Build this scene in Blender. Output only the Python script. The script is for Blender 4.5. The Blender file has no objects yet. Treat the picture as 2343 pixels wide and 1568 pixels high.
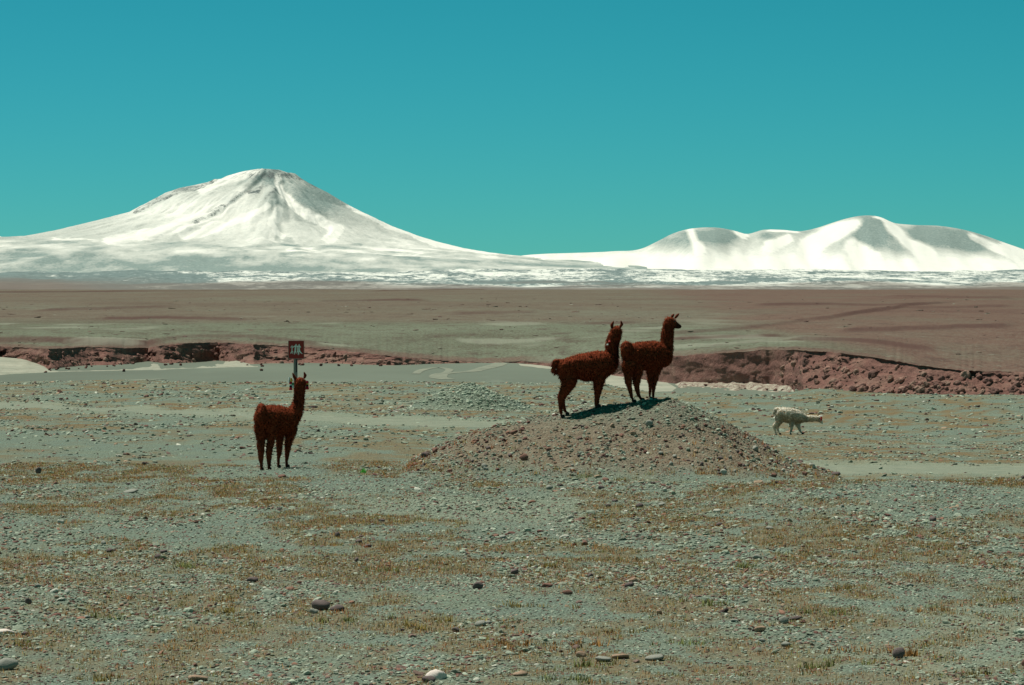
import bpy, bmesh, math, random
import numpy as np
from mathutils import Vector, Euler, Matrix

random.seed(7)
rng = np.random.default_rng(11)
sc = bpy.context.scene
COL = sc.collection

# ------------------------------------------------------------------ camera
F = 8334.0                     # focal length in units of a 2342 wide picture
CX, HY, CAMZ = 1171.0, 657.0, 3.0
cam = bpy.data.cameras.new('camera')
cam.sensor_width = 36.0
cam.lens = 36.0 * F / 2342.0
cam.clip_start = 0.5
cam.clip_end = 60000.0
camo = bpy.data.objects.new('camera', cam)
COL.objects.link(camo)
camo.location = (0, 0, CAMZ)
camo.rotation_euler = (math.radians(90) - math.atan((784.0 - HY) / F), 0, 0)
sc.camera = camo

# ------------------------------------------------------------------ sky and sun
SUN = Vector((-0.35, 0.29, 1.0)).normalized()
SUN_EL = math.asin(SUN.z)
SUN_AZ = math.atan2(SUN.x, SUN.y)
world = bpy.data.worlds.new('World')
sc.world = world
world.use_nodes = True
wn = world.node_tree
sky = wn.nodes.new('ShaderNodeTexSky')
sky.sky_type = 'NISHITA'
sky.sun_disc = False
sky.sun_elevation = SUN_EL
sky.sun_rotation = SUN_AZ
sky.altitude = 4000
sky.air_density = 1.0
sky.dust_density = 0.3
sky.ozone_density = 1.0
# the whole sky takes the photograph's teal cast, channel by channel
sepc = wn.nodes.new('ShaderNodeSeparateColor'); comc = wn.nodes.new('ShaderNodeCombineColor')
wn.links.new(sky.outputs[0], sepc.inputs[0])
for ch, (k_, p_) in enumerate(((0.17, 1.9), (0.54, 0.90), (0.60, 1.45))):
    m1 = wn.nodes.new('ShaderNodeMath'); m1.operation = 'MULTIPLY'; m1.inputs[1].default_value = 0.1
    m2 = wn.nodes.new('ShaderNodeMath'); m2.operation = 'POWER'; m2.inputs[1].default_value = p_
    m3 = wn.nodes.new('ShaderNodeMath'); m3.operation = 'MULTIPLY'; m3.inputs[1].default_value = k_ * 10.0
    wn.links.new(sepc.outputs[ch], m1.inputs[0]); wn.links.new(m1.outputs[0], m2.inputs[0])
    wn.links.new(m2.outputs[0], m3.inputs[0]); wn.links.new(m3.outputs[0], comc.inputs[ch])
wn.links.new(comc.outputs[0], wn.nodes['Background'].inputs[0])
wn.nodes['Background'].inputs[1].default_value = 0.1

sun = bpy.data.lights.new('sun', 'SUN')
sun.energy = 4.9
sun.angle = math.radians(0.53)
sun.color = (1.0, 0.955, 0.83)
suno = bpy.data.objects.new('sun', sun)
COL.objects.link(suno)
suno.rotation_euler = SUN.to_track_quat('Z', 'Y').to_euler()
suno.location = (-20, 30, 60)

vs = sc.view_settings
vs.view_transform = 'Standard'
vs.look = 'None'
vs.exposure = 0.0
vs.gamma = 1.0
vs.use_curve_mapping = False

# ------------------------------------------------------------------ helpers
def px2w(px, py, D):
    """a picture position (2342 wide) at distance D -> world point"""
    return np.array([(px - CX) * D / F, D, CAMZ - (py - HY) * D / F])

def hsh(ix, iy, seed):
    n = (ix.astype(np.int64) * 374761393 + iy.astype(np.int64) * 668265263 + seed * 974634777) & 0x7fffffff
    n = ((n ^ (n >> 13)) * 1274126177) & 0x7fffffff
    n = n ^ (n >> 16)
    return (n & 0xffff) / 65535.0

def vnoise(x, y, seed=0):
    x = np.asarray(x, float); y = np.asarray(y, float)
    ix = np.floor(x); iy = np.floor(y)
    fx = x - ix; fy = y - iy
    fx = fx * fx * fx * (fx * (fx * 6 - 15) + 10); fy = fy * fy * fy * (fy * (fy * 6 - 15) + 10)
    a = hsh(ix, iy, seed); b = hsh(ix + 1, iy, seed)
    c = hsh(ix, iy + 1, seed); d = hsh(ix + 1, iy + 1, seed)
    return (a * (1 - fx) + b * fx) * (1 - fy) + (c * (1 - fx) + d * fx) * fy

def fbm(x, y, seed=0, oct=4, gain=0.5, lac=2.03):
    s = 0; a = 1.0; t = 0
    for k in range(oct):
        s = s + a * vnoise(x, y, seed + k * 17)
        t += a; a *= gain; x = x * lac + 13.7; y = y * lac + 7.3
    return s / t

def ridged(x, y, seed=0, oct=4, gain=0.55):
    s = 0; a = 1.0; t = 0
    for k in range(oct):
        s = s + a * (1 - np.abs(2 * vnoise(x, y, seed + k * 17) - 1))
        t += a; a *= gain; x = x * 2.1 + 3.7; y = y * 2.1 + 9.3
    return s / t

def sstep(a, b, x):
    t = np.clip((np.asarray(x, float) - a) / (b - a), 0, 1)
    return t * t * (3 - 2 * t)

def interp(pts, x):
    p = np.array(pts, float)
    return np.interp(x, p[:, 0], p[:, 1])

def sinterp(pts, x):
    """smooth (monotone cubic like) interpolation"""
    p = np.array(pts, float)
    xs, ys = p[:, 0], p[:, 1]
    m = np.gradient(ys, xs)
    i = np.clip(np.searchsorted(xs, x) - 1, 0, len(xs) - 2)
    h = xs[i + 1] - xs[i]
    t = np.clip((x - xs[i]) / h, 0, 1)
    t2 = t * t; t3 = t2 * t
    return ((2 * t3 - 3 * t2 + 1) * ys[i] + (t3 - 2 * t2 + t) * h * m[i]
            + (-2 * t3 + 3 * t2) * ys[i + 1] + (t3 - t2) * h * m[i + 1])

def mesh_obj(name, verts, faces, mat=None, parent=None, smooth=False):
    me = bpy.data.meshes.new(name)
    verts = np.asarray(verts, np.float32)
    faces = np.asarray(faces, np.int32) if not isinstance(faces, list) else faces
    if isinstance(faces, np.ndarray):
        k = faces.shape[1]
        me.vertices.add(len(verts)); me.vertices.foreach_set('co', verts.ravel())
        me.loops.add(faces.size); me.loops.foreach_set('vertex_index', faces.ravel())
        me.polygons.add(len(faces))
        me.polygons.foreach_set('loop_start', np.arange(0, faces.size, k, dtype=np.int32))
        me.polygons.foreach_set('loop_total', np.full(len(faces), k, np.int32))
        me.update(calc_edges=True)
    else:
        me.from_pydata([tuple(map(float, v)) for v in verts], [], faces)
        me.update()
    if smooth:
        me.polygons.foreach_set('use_smooth', np.ones(len(me.polygons), bool))
    if mat: me.materials.append(mat)
    o = bpy.data.objects.new(name, me)
    COL.objects.link(o)
    if parent: o.parent = parent
    return o

def grid_obj(name, X, Y, Z, mat, smooth=True, attr=None):
    nr, nc = X.shape
    v = np.stack([X, Y, Z], -1).reshape(-1, 3)
    i = np.arange(nr * nc).reshape(nr, nc)
    f = np.stack([i[:-1, :-1], i[:-1, 1:], i[1:, 1:], i[1:, :-1]], -1).reshape(-1, 4)
    o = mesh_obj(name, v, f, mat, smooth=smooth)
    if attr is not None:
        add_attr(o, attr)
    return o

def set_normals(o, nrm):
    o.data.polygons.foreach_set('use_smooth', np.ones(len(o.data.polygons), bool))
    o.data.normals_split_custom_set_from_vertices(np.asarray(nrm, np.float32).tolist())

def add_attr(o, rgba, name='zone'):
    a = o.data.color_attributes.new(name, 'FLOAT_COLOR', 'POINT')
    rgba = np.asarray(rgba, np.float32).reshape(-1, rgba.shape[-1])
    out = np.ones((len(rgba), 4), np.float32)
    out[:, :rgba.shape[1]] = rgba
    a.data.foreach_set('color', out.ravel())

def tag(o, label=None, cat=None, group=None, kind=None):
    if label: o['label'] = label
    if cat: o['category'] = cat
    if group: o['group'] = group
    if kind: o['kind'] = kind
    return o

def struct(o, label=None):
    o['kind'] = 'structure'
    if label: o['label'] = label
    return o

def empty(name, loc=(0, 0, 0)):
    o = bpy.data.objects.new(name, None)
    o.empty_display_size = 0.2
    COL.objects.link(o)
    o.location = loc
    return o

class NT:
    """tiny node helper"""
    def __init__(self, name, rough=0.9, spec=0.2):
        self.m = bpy.data.materials.new(name)
        self.m.use_nodes = True
        self.t = self.m.node_tree
        self.b = self.t.nodes['Principled BSDF']
        self.b.inputs['Roughness'].default_value = rough
        self.b.inputs['Specular IOR Level'].default_value = spec
    def n(self, typ, **kw):
        nd = self.t.nodes.new(typ)
        for k, v in kw.items(): setattr(nd, k, v)
        return nd
    def l(self, a, b): self.t.links.new(a, b)
    def coord(self, scale=(1, 1, 1)):
        tc = self.n('ShaderNodeTexCoord'); mp = self.n('ShaderNodeMapping')
        mp.inputs['Scale'].default_value = scale
        self.l(tc.outputs['Object'], mp.inputs['Vector'])
        return mp.outputs['Vector']
    def noise(self, vec, scale, detail=4, rough=0.6, dist=0.0):
        nd = self.n('ShaderNodeTexNoise')
        nd.inputs['Scale'].default_value = scale
        nd.inputs['Detail'].default_value = detail
        nd.inputs['Roughness'].default_value = rough
        nd.inputs['Distortion'].default_value = dist
        self.l(vec, nd.inputs['Vector'])
        return nd.outputs['Fac']
    def voro(self, vec, scale, feature='F1', out='Distance'):
        nd = self.n('ShaderNodeTexVoronoi', feature=feature)
        nd.inputs['Scale'].default_value = scale
        self.l(vec, nd.inputs['Vector'])
        return nd.outputs[out]
    def ramp(self, fac, stops, interp='LINEAR'):
        nd = self.n('ShaderNodeValToRGB')
        cr = nd.color_ramp
        cr.interpolation = interp
        while len(cr.elements) < len(stops): cr.elements.new(0.5)
        for e, (p, c) in zip(cr.elements, stops):
            e.position = p
            e.color = (*c, 1) if not isinstance(c, (int, float)) else (c, c, c, 1)
        self.l(fac, nd.inputs['Fac'])
        return nd.outputs['Color']
    def mix(self, fac, a, b, blend='MIX'):
        nd = self.n('ShaderNodeMix', data_type='RGBA', blend_type=blend)
        for sock, v in (('Factor', fac), ('A', a), ('B', b)):
            if isinstance(v, (int, float)): nd.inputs[sock].default_value = v if sock == 'Factor' else (v, v, v, 1)
            elif isinstance(v, tuple): nd.inputs[sock].default_value = (*v, 1)
            else: self.l(v, nd.inputs[sock])
        return nd.outputs['Result']
    def math(self, op, a, b=0.0):
        nd = self.n('ShaderNodeMath', operation=op)
        for k, v in ((0, a), (1, b)):
            if isinstance(v, (int, float)): nd.inputs[k].default_value = v
            else: self.l(v, nd.inputs[k])
        return nd.outputs[0]
    def attr(self, name='zone', typ='GEOMETRY'):
        nd = self.n('ShaderNodeAttribute', attribute_name=name, attribute_type=typ)
        return nd
    def zone(self):
        a = self.attr()
        s = self.n('ShaderNodeSeparateColor')
        self.l(a.outputs['Color'], s.inputs[0])
        return s.outputs[0], s.outputs[1], s.outputs[2]
    def bump(self, h, strength=0.5, dist=0.02):
        nd = self.n('ShaderNodeBump')
        nd.inputs['Strength'].default_value = strength
        nd.inputs['Distance'].default_value = dist
        self.l(h, nd.inputs['Height'])
        self.l(nd.outputs['Normal'], self.b.inputs['Normal'])
    def col(self, c):
        if isinstance(c, tuple): self.b.inputs['Base Color'].default_value = (*c, 1)
        else: self.l(c, self.b.inputs['Base Color'])
        return self.m

# ------------------------------------------------------------------ materials
GREY1, GREY2, GREY3 = (0.185, 0.258, 0.208), (0.262, 0.35, 0.29), (0.13, 0.15, 0.125)
OCHRE = (0.27, 0.18, 0.085)
MAROON = (0.155, 0.085, 0.075)
PALE = (0.46, 0.43, 0.36)

def mat_ground():
    N = NT('gravel_ground', 0.95, 0.1)
    v = N.coord()
    g, s, p = N.zone()
    n1 = N.noise(v, 34.0, 4, 0.75)
    n2 = N.noise(v, 0.9, 4, 0.6)
    base = N.ramp(n1, [(0.30, (0.13, 0.115, 0.11)), (0.45, GREY3), (0.56, GREY1), (0.72, GREY2)])
    base = N.mix(N.ramp(n2, [(0.45, 0), (0.75, 0.7)]), base, (0.205, 0.235, 0.165))
    dry = N.ramp(N.noise(v, 9.0, 4, 0.7), [(0.3, (0.12, 0.08, 0.04)), (0.6, (0.235, 0.145, 0.06)), (0.8, (0.24, 0.20, 0.095))])
    c = N.mix(g, base, dry)
    soil = N.ramp(N.noise(v, 6.0, 5, 0.7), [(0.3, (0.14, 0.10, 0.073)), (0.5, (0.205, 0.165, 0.12)), (0.7, (0.27, 0.24, 0.18))])
    c = N.mix(s, c, soil)
    pale = N.ramp(N.noise(v, 3.0, 4, 0.6), [(0.3, (0.21, 0.245, 0.185)), (0.7, (0.275, 0.30, 0.23))])
    c = N.mix(p, c, pale)
    vb = N.voro(v, 26.0)
    h = N.math('ADD', N.math('MULTIPLY', vb, -0.6), N.noise(v, 11.0, 5, 0.7))
    N.bump(h, 0.9, 0.05)
    return N.col(c)

def mat_stone_inst():
    N = NT('gravel_stone', 0.85, 0.25)
    a = N.attr('tint', 'INSTANCER')
    v = N.coord()
    n = N.noise(v, 3.0, 3, 0.6)
    c = N.mix(0.45, a.outputs['Color'], N.mix(1.0, a.outputs['Color'], N.ramp(n, [(0.3, 0.55), (0.7, 1.4)]), 'MULTIPLY'))
    return N.col(c)

def mat_stone(name, dark, light, rough=0.8):
    N = NT(name, rough, 0.25)
    v = N.coord()
    n = N.noise(v, 9.0, 6, 0.7)
    sp = N.noise(v, 45.0, 2, 0.5)
    c = N.ramp(n, [(0.3, dark), (0.68, light)])
    c = N.mix(N.ramp(sp, [(0.55, 0), (0.75, 0.6)]), c, tuple(x * 0.5 for x in dark))
    N.bump(n, 0.5, 0.01)
    return N.col(c)

def mat_attr(name, rough=0.9, spec=0.1, attr='tint', trans=0.0):
    N = NT(name, rough, spec)
    a = N.attr(attr)
    return N.col(a.outputs['Color'])

def translucent(m, amount):
    t = m.node_tree
    b = t.nodes['Principled BSDF']; out = t.nodes['Material Output']
    tr = t.nodes.new('ShaderNodeBsdfTranslucent'); mx = t.nodes.new('ShaderNodeMixShader')
    mx.inputs[0].default_value = amount
    if b.inputs['Base Color'].links: t.links.new(b.inputs['Base Color'].links[0].from_socket, tr.inputs['Color'])
    t.links.new(b.outputs[0], mx.inputs[1]); t.links.new(tr.outputs[0], mx.inputs[2]); t.links.new(mx.outputs[0], out.inputs['Surface'])
    return m

def mat_track():
    N = NT('track_dirt', 0.95, 0.1)
    v = N.coord((1.0, 1.0, 1.0))
    n = N.noise(v, 2.2, 6, 0.65)
    n2 = N.noise(v, 24.0, 3, 0.6)
    c = N.ramp(n, [(0.3, (0.165, 0.20, 0.155)), (0.5, (0.215, 0.245, 0.19)), (0.72, (0.265, 0.285, 0.22))])
    c = N.mix(N.ramp(n2, [(0.52, 0), (0.62, 0.7)]), c, (0.17, 0.165, 0.135))
    N.bump(n2, 0.8, 0.03)
    return N.col(c)

def mat_riverbed():
    N = NT('riverbed_silt', 0.95, 0.1)
    v = N.coord((0.02, 0.006, 1))
    n = N.noise(v, 1.6, 7, 0.6)
    v2 = N.coord((0.10, 0.022, 1))
    n2 = N.noise(v2, 1.0, 6, 0.7)
    c = N.ramp(n, [(0.3, (0.115, 0.132, 0.108)), (0.55, (0.14, 0.165, 0.133)), (0.75, (0.165, 0.19, 0.155))])
    c = N.mix(N.ramp(n2, [(0.60, 0), (0.74, 0.5)]), c, (0.22, 0.25, 0.20))
    return N.col(c)

def mat_sand():
    N = NT('pale_sand', 0.95, 0.1)
    v = N.coord()
    n = N.noise(v, 0.22, 6, 0.65)
    n2 = N.noise(v, 1.1, 4, 0.7)
    c = N.ramp(n, [(0.3, (0.24, 0.26, 0.21)), (0.7, (0.39, 0.385, 0.315))])
    c = N.mix(N.ramp(n2, [(0.55, 0), (0.68, 0.75)]), c, (0.20, 0.155, 0.125))
    N.bump(n2, 0.4, 0.2)
    return N.col(c)

def mat_talus():
    N = NT('talus_rubble', 0.95, 0.1)
    v = N.coord((1, 0.6, 1))
    n2 = N.noise(v, 0.9, 5, 0.75)
    c = N.ramp(n2, [(0.36, (0.16, 0.09, 0.085)), (0.47, (0.27, 0.22, 0.18)), (0.58, (0.43, 0.41, 0.335))])
    N.bump(n2, 1.0, 0.5)
    return N.col(c)

def mat_plain():
    N = NT('plain_soil', 0.95, 0.1)
    z0, z1, z2 = N.zone()
    v = N.coord((0.012, 0.0028, 1))
    n = N.noise(v, 1.0, 8, 0.66)
    v2 = N.coord((0.20, 0.05, 1))
    n2 = N.noise(v2, 1.0, 6, 0.75)
    red = N.ramp(n, [(0.3, (0.115, 0.062, 0.05)), (0.5, (0.145, 0.09, 0.07)), (0.7, (0.13, 0.115, 0.086))])
    green = N.ramp(n, [(0.3, (0.11, 0.112, 0.078)), (0.5, (0.14, 0.158, 0.112)), (0.7, (0.18, 0.20, 0.15))])
    c = N.mix(z0, green, red)
    c = N.mix(N.ramp(n2, [(0.52, 0), (0.64, 0.65)]), c, (0.075, 0.042, 0.036))
    c = N.mix(N.ramp(n2, [(0.30, 0.55), (0.42, 0)]), c, (0.20, 0.215, 0.17))
    v3 = N.coord((2.4, 0.45, 1))
    n3 = N.noise(v3, 1.0, 5, 0.75)
    c = N.mix(N.ramp(n3, [(0.52, 0), (0.62, 0.8)]), c, (0.07, 0.042, 0.036))
    c = N.mix(N.ramp(n3, [(0.34, 0.7), (0.45, 0)]), c, (0.20, 0.215, 0.165))
    c = N.mix(z1, c, (0.085, 0.045, 0.038))  # painted shade along the scarps
    c = N.mix(z2, c, (0.27, 0.28, 0.225))
    N.bump(n2, 0.6, 0.5)
    return N.col(c)

def mat_cliff():
    N = NT('cliff_rock', 0.95, 0.1)
    v = N.coord((0.35, 0.35, 0.35))
    vv = N.coord((0.5, 0.5, 0.7))
    n = N.noise(v, 1.0, 8, 0.7)
    n2 = N.noise(vv, 1.4, 6, 0.7)
    vz = N.coord((0.02, 0.02, 1.6))
    n3 = N.noise(vz, 1.0, 4, 0.6, 0.3)
    c = N.ramp(n, [(0.3, (0.15, 0.074, 0.064)), (0.5, (0.215, 0.112, 0.094)), (0.72, (0.285, 0.178, 0.142))])
    c = N.mix(N.ramp(n2, [(0.52, 0), (0.68, 0.6)]), c, (0.16, 0.088, 0.08))
    c = N.mix(N.ramp(n3, [(0.55, 0), (0.7, 0.35)]), c, (0.34, 0.235, 0.185))
    h = N.math('ADD', N.math('MULTIPLY', n, 0.8), n2)
    N.bump(h, 0.9, 0.6)
    return N.col(c)

def mat_mountain(name):
    N = NT(name, 0.8, 0.1)
    s, r, d = N.zone()            # snow cover, rock patch, dusty ground
    v = N.coord((0.01, 0.01, 0.01))
    n = N.noise(v, 1.6, 10, 0.72)
    n2 = N.noise(v, 9.0, 6, 0.75)
    snow = N.ramp(n, [(0.25, (0.80, 0.81, 0.78)), (0.7, (0.88, 0.87, 0.82))])
    dusty = N.ramp(n2, [(0.3, (0.15, 0.215, 0.21)), (0.55, (0.25, 0.32, 0.31)), (0.75, (0.42, 0.475, 0.45))])
    cov = N.math('ADD', s, N.math('MULTIPLY', N.math('SUBTRACT', N.math('ADD', N.math('MULTIPLY', n2, 0.6), N.math('MULTIPLY', n, 0.4)), 0.5), 1.0))
    thin = N.mix(n2, (0.44, 0.475, 0.45), (0.62, 0.64, 0.60))
    c = N.mix(N.ramp(cov, [(0.10, 0), (0.48, 1)]), dusty, thin)
    c = N.mix(N.ramp(cov, [(0.52, 0), (0.92, 1)]), c, snow)
    rock = N.ramp(n2, [(0.35, (0.075, 0.10, 0.105)), (0.55, (0.16, 0.19, 0.19)), (0.72, (0.5, 0.53, 0.5))])
    rc = N.math('ADD', r, N.math('MULTIPLY', N.math('SUBTRACT', N.math('ADD', N.math('MULTIPLY', n2, 0.5), N.math('MULTIPLY', n, 0.5)), 0.5), 3.0))
    c = N.mix(N.ramp(rc, [(0.50, 0), (0.80, 1)]), c, rock)
    c = N.mix(d, c, N.ramp(n2, [(0.3, (0.14, 0.13, 0.125)), (0.7, (0.24, 0.25, 0.24))]))
    N.bump(n2, 0.45, 12.0)
    return N.col(c)

def mat_foothill():
    N = NT('foothill_snow', 0.85, 0.1)
    s, r, d = N.zone()
    v = N.coord((0.0040, 0.0011, 0.0))
    n = N.noise(v, 1.0, 9, 0.74)
    v2 = N.coord((0.032, 0.0080, 0.0))
    n2 = N.noise(v2, 1.0, 8, 0.82)
    f = N.math('ADD', s, N.math('SUBTRACT', N.math('ADD', N.math('MULTIPLY', n, 0.62), N.math('MULTIPLY', n2, 0.38)), 0.5))
    f2 = N.math('ADD', s, N.math('MULTIPLY', N.math('SUBTRACT', N.math('ADD', N.math('MULTIPLY', n, 0.5), N.math('MULTIPLY', n2, 0.5)), 0.5), 2.2))
    lava = N.ramp(n2, [(0.3, (0.085, 0.125, 0.13)), (0.6, (0.19, 0.25, 0.25)), (0.8, (0.34, 0.40, 0.39))])
    c = N.mix(N.ramp(f2, [(0.42, 0), (0.55, 1)]), lava, (0.74, 0.76, 0.72))
    brown = N.ramp(n, [(0.3, (0.13, 0.105, 0.095)), (0.7, (0.19, 0.165, 0.145))])
    c = N.mix(d, c, brown)
    return N.col(c)

M_GROUND = mat_ground()
M_GRAVEL = mat_stone_inst()
M_TRACK = mat_track()
M_RIVER = mat_riverbed()
M_SAND = mat_sand()
M_TALUS = mat_talus()
M_PLAIN = mat_plain()
M_CLIFF = mat_cliff()
M_VOLC = mat_mountain('volcano_snow')
M_FOOT = mat_foothill()
M_GRASS = translucent(mat_attr('dry_grass'), 0.25)

# ------------------------------------------------------------------ the near ground
LEFTP = [(-200, 0), (40, 0), (59, 0), (76, -.02), (90, -.27), (125, -1.08), (170, -2.1), (230, -3.3), (262, -6.0), (310, -8.0), (600, -8.0)]
RIGHTP = [(-200, 0), (40, 0), (56.5, 0.0), (63, -.42), (70, -.72), (75, -.84), (100, -1.5), (125, -2.07), (160, -2.62), (200, -3.05), (235, -6), (300, -8), (600, -8)]
MOUND = [(880, -0.3), (930, 0.05), (960, 0.18), (1050, .49), (1100, .64), (1200, .80), (1280, .90), (1365, 1.02), (1430, 1.09), (1490, 1.165),
         (1540, 1.16), (1570, 1.10), (1600, 1.0), (1640, .88), (1700, .64), (1760, .38), (1800, .2), (1850, .06), (1920, -.12), (1990, -.5)]
MOUND_X = [((p - CX) * 60 / F, z) for p, z in MOUND]
MY = 60.0

TRACK = [(-48, 235), (-28, 160), (-17.6, 125), (-7.6, 98), (-1.6, 84), (2.0, 80), (6.2, 78.5), (9.8, 77.5), (15, 76), (24, 74), (40, 72)]
_tp = np.array(TRACK, float)

def track_y(x):
    return sinterp(TRACK, np.clip(x, -48, 40))

def track_half(x):
    return np.interp(x, [-48, -17, -5, 4, 12, 40], [8.0, 7.0, 5.0, 4.2, 4.4, 4.4])

def track_mask(x, y):
    d = np.abs(y - track_y(x)) / track_half(x)
    return 1 - sstep(0.8, 1.15, d)

def base_ground(x, y):
    x = np.asarray(x, float); y = np.asarray(y, float)
    q = x / np.maximum(y, 20.0)
    w = sstep(0.020 + 0.016 * sstep(150, 90, y), 0.050 + 0.026 * sstep(150, 90, y), q)
    return sinterp(LEFTP, y) * (1 - w) + sinterp(RIGHTP, y) * w

def mound_raw(x, y):
    b = base_ground(x, y)
    h = sinterp(MOUND_X, np.clip(x, MOUND_X[0][0], MOUND_X[-1][0])) - b
    h = np.where((x < MOUND_X[0][0]) | (x > MOUND_X[-1][0]), 0, np.maximum(h, 0))
    wob = 0.35 * (fbm(x * 0.7, y * 0.4, 91, 3) - 0.5)
    t = (y - MY + wob)
    tf = np.clip(-t / 4.4, 0, 1); tb = np.clip(t / 4.2, 0, 1)
    f = np.where(t < 0, 0.5 * (1 + np.cos(np.pi * tf ** 0.72)), 1 - sstep(0.10, 1.0, tb))
    lum = 0.22 * (fbm(x * 0.9, y * 0.7, 95, 3) - 0.5) + 0.10 * (fbm(x * 2.6, y * 2.2, 97, 3) - .5)
    return np.maximum(h * f * (1 + lum * sstep(0, 1.2, np.abs(t))), 0)

def ground_z(x, y):
    x = np.asarray(x, float); y = np.asarray(y, float)
    b = base_ground(x, y)
    m = mound_raw(x, y)
    z = b + m
    # second, smaller gravel heap, and low heaps along the far edge
    cx = (1075 - CX) * 110 / F
    r = np.hypot((x - cx) / 2.3, (y - 110) / 2.8)
    z = z + 0.80 * np.clip(1 - r, 0, 1) ** 1.0 * sstep(0, 0.35, 1 - r) * 1.05
    for ppx, yy, hh, ww in ((1860, 199, 0.34, 2.0), (1955, 202, 0.14, 3.0), (1590, 198, 0.16, 2.0), (2130, 201, 0.12, 4.0), (2290, 200, .12, 3.0), (1720, 200, .06, 3.0), (330, 226, .25, 4), (120, 228, .2, 5)):
        xx = (ppx - CX) * yy / F
        z = z + hh * np.exp(-(((x - xx) / ww) ** 2 + ((y - yy) / 6.0) ** 2))
    z = z + 0.07 * np.exp(-(((x + 3.35) / 1.2) ** 2 + ((y - 58.7) / 0.34) ** 2))
    tm = track_mask(x, y)
    edge = np.abs(y - track_y(x)) / track_half(x)
    z = z - 0.05 * tm + 0.10 * np.exp(-((edge - 1.25) / 0.16) ** 2) * (fbm(x * 0.6, y * .6, 5, 3)) * sstep(62, 70, y)
    k = (1 - 0.8 * tm)
    z = z + k * 0.13 * (fbm(x * 0.35, y * 0.22, 21, 4) - 0.5)
    z = z + k * 0.05 * (fbm(x * 2.2, y * 1.7, 33, 3) - 0.5)
    far = sstep(80, 130, y)
    z = z + k * far * (0.45 - 0.27 * sstep(150, 190, y)) * (fbm(x * 0.16, y * 0.07, 44, 3) - 0.5)
    return z

def mound_mask(x, y):
    return sstep(0.0, 0.36, mound_raw(x, y) + 0.25 * (fbm(x * 1.4, y * 0.8, 98, 4) - 0.5) * (mound_raw(x, y) > 0))

def grass_mask(x, y):
    a = fbm(x * 0.5, y * 0.20, 51, 5, 0.6)
    b = fbm(x * 2.6, y * 1.3, 58, 3)
    g = sstep(0.36, 0.58, a) * sstep(0.30, 0.58, b)
    g = g * (1 - track_mask(x, y)) * (1 - 0.85 * mound_mask(x, y))
    hr = np.hypot((x - (1075 - CX) * 110 / F) / 2.6, (y - 110) / 3.2)
    return g * sstep(0.7, 1.1, hr)

rows = np.concatenate([np.arange(-30, 18, 4.0), np.arange(18, 24, .4), np.arange(24, 72, .12), np.arange(72, 132, .32), np.arange(132, 320, 1.1)])
t = np.linspace(-1, 1, 400)
s = 0.30 * t + 0.70 * t ** 3
GY = np.repeat(rows[:, None], len(s), 1)
GX = s[None, :] * (GY + 60) * 0.42
GZ = ground_z(GX, GY)
gm = grass_mask(GX, GY)
mm = mound_mask(GX, GY)
topm = sstep(0.62, 0.95, GZ + 0.12 * (fbm(GX * 3, GY * 3, 72, 3) - .5)) * sstep(58.2, 59.2, GY)
zone = np.stack([gm * (0.54 + 0.28 * sstep(60, 90, GY)), mm * (0.95 - 0.5 * topm), np.maximum(0.55 * sstep(.62, .8, fbm(GX * 0.25, GY * 0.1, 66, 4)), 0.9 * (1 - sstep(0.9, 1.7, np.abs(GY - track_y(GX)) / track_half(GX) + 0.6 * (fbm(GX * .6, GY * .4, 67, 3) - .5))))], -1)
ground = struct(grid_obj('ground', GX, GY, GZ, M_GROUND, True, zone), 'wide gravel plain with sparse ochre grass and a stony earth heap')

# dirt track: a strip that follows the ground, edges tucked under
tx = np.linspace(-46, 39, 420)
off = np.linspace(-1, 1, 25)
TX = np.repeat(tx[:, None], len(off), 1)
TYc = track_y(TX)
TY = TYc + off[None, :] * track_half(TX) * (1 + 0.12 * (fbm(TX * 0.5, off[None, :] * 0 + 3, 77, 3) - 0.5))
lift = np.where(np.abs(off) > 0.97, -0.14, 0.02)[None, :]
rut = -0.03 * (np.exp(-((np.abs(off) - 0.42) / 0.16) ** 2))[None, :]
TZ = ground_z(TX, TY) + lift + rut + 0.03 * (fbm(TX * 2, TY * 1.2, 83, 3) - .5) + 0.02
track = struct(grid_obj('dirt_track', TX, TY, TZ, M_TRACK), 'pale dirt track crossing the gravel plain behind the heap')

# ------------------------------------------------------------------ riverbed, far plain, cliffs
RIVZ = -7.0
rx = np.linspace(-220, 220, 120); ry = np.linspace(255, 620, 120)
RX, RY = np.meshgrid(rx, ry)
RZ = np.full_like(RX, RIVZ)
struct(grid_obj('riverbed', RX, RY, RZ, M_RIVER), 'flat grey silt riverbed between plain and cliffs')

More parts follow.
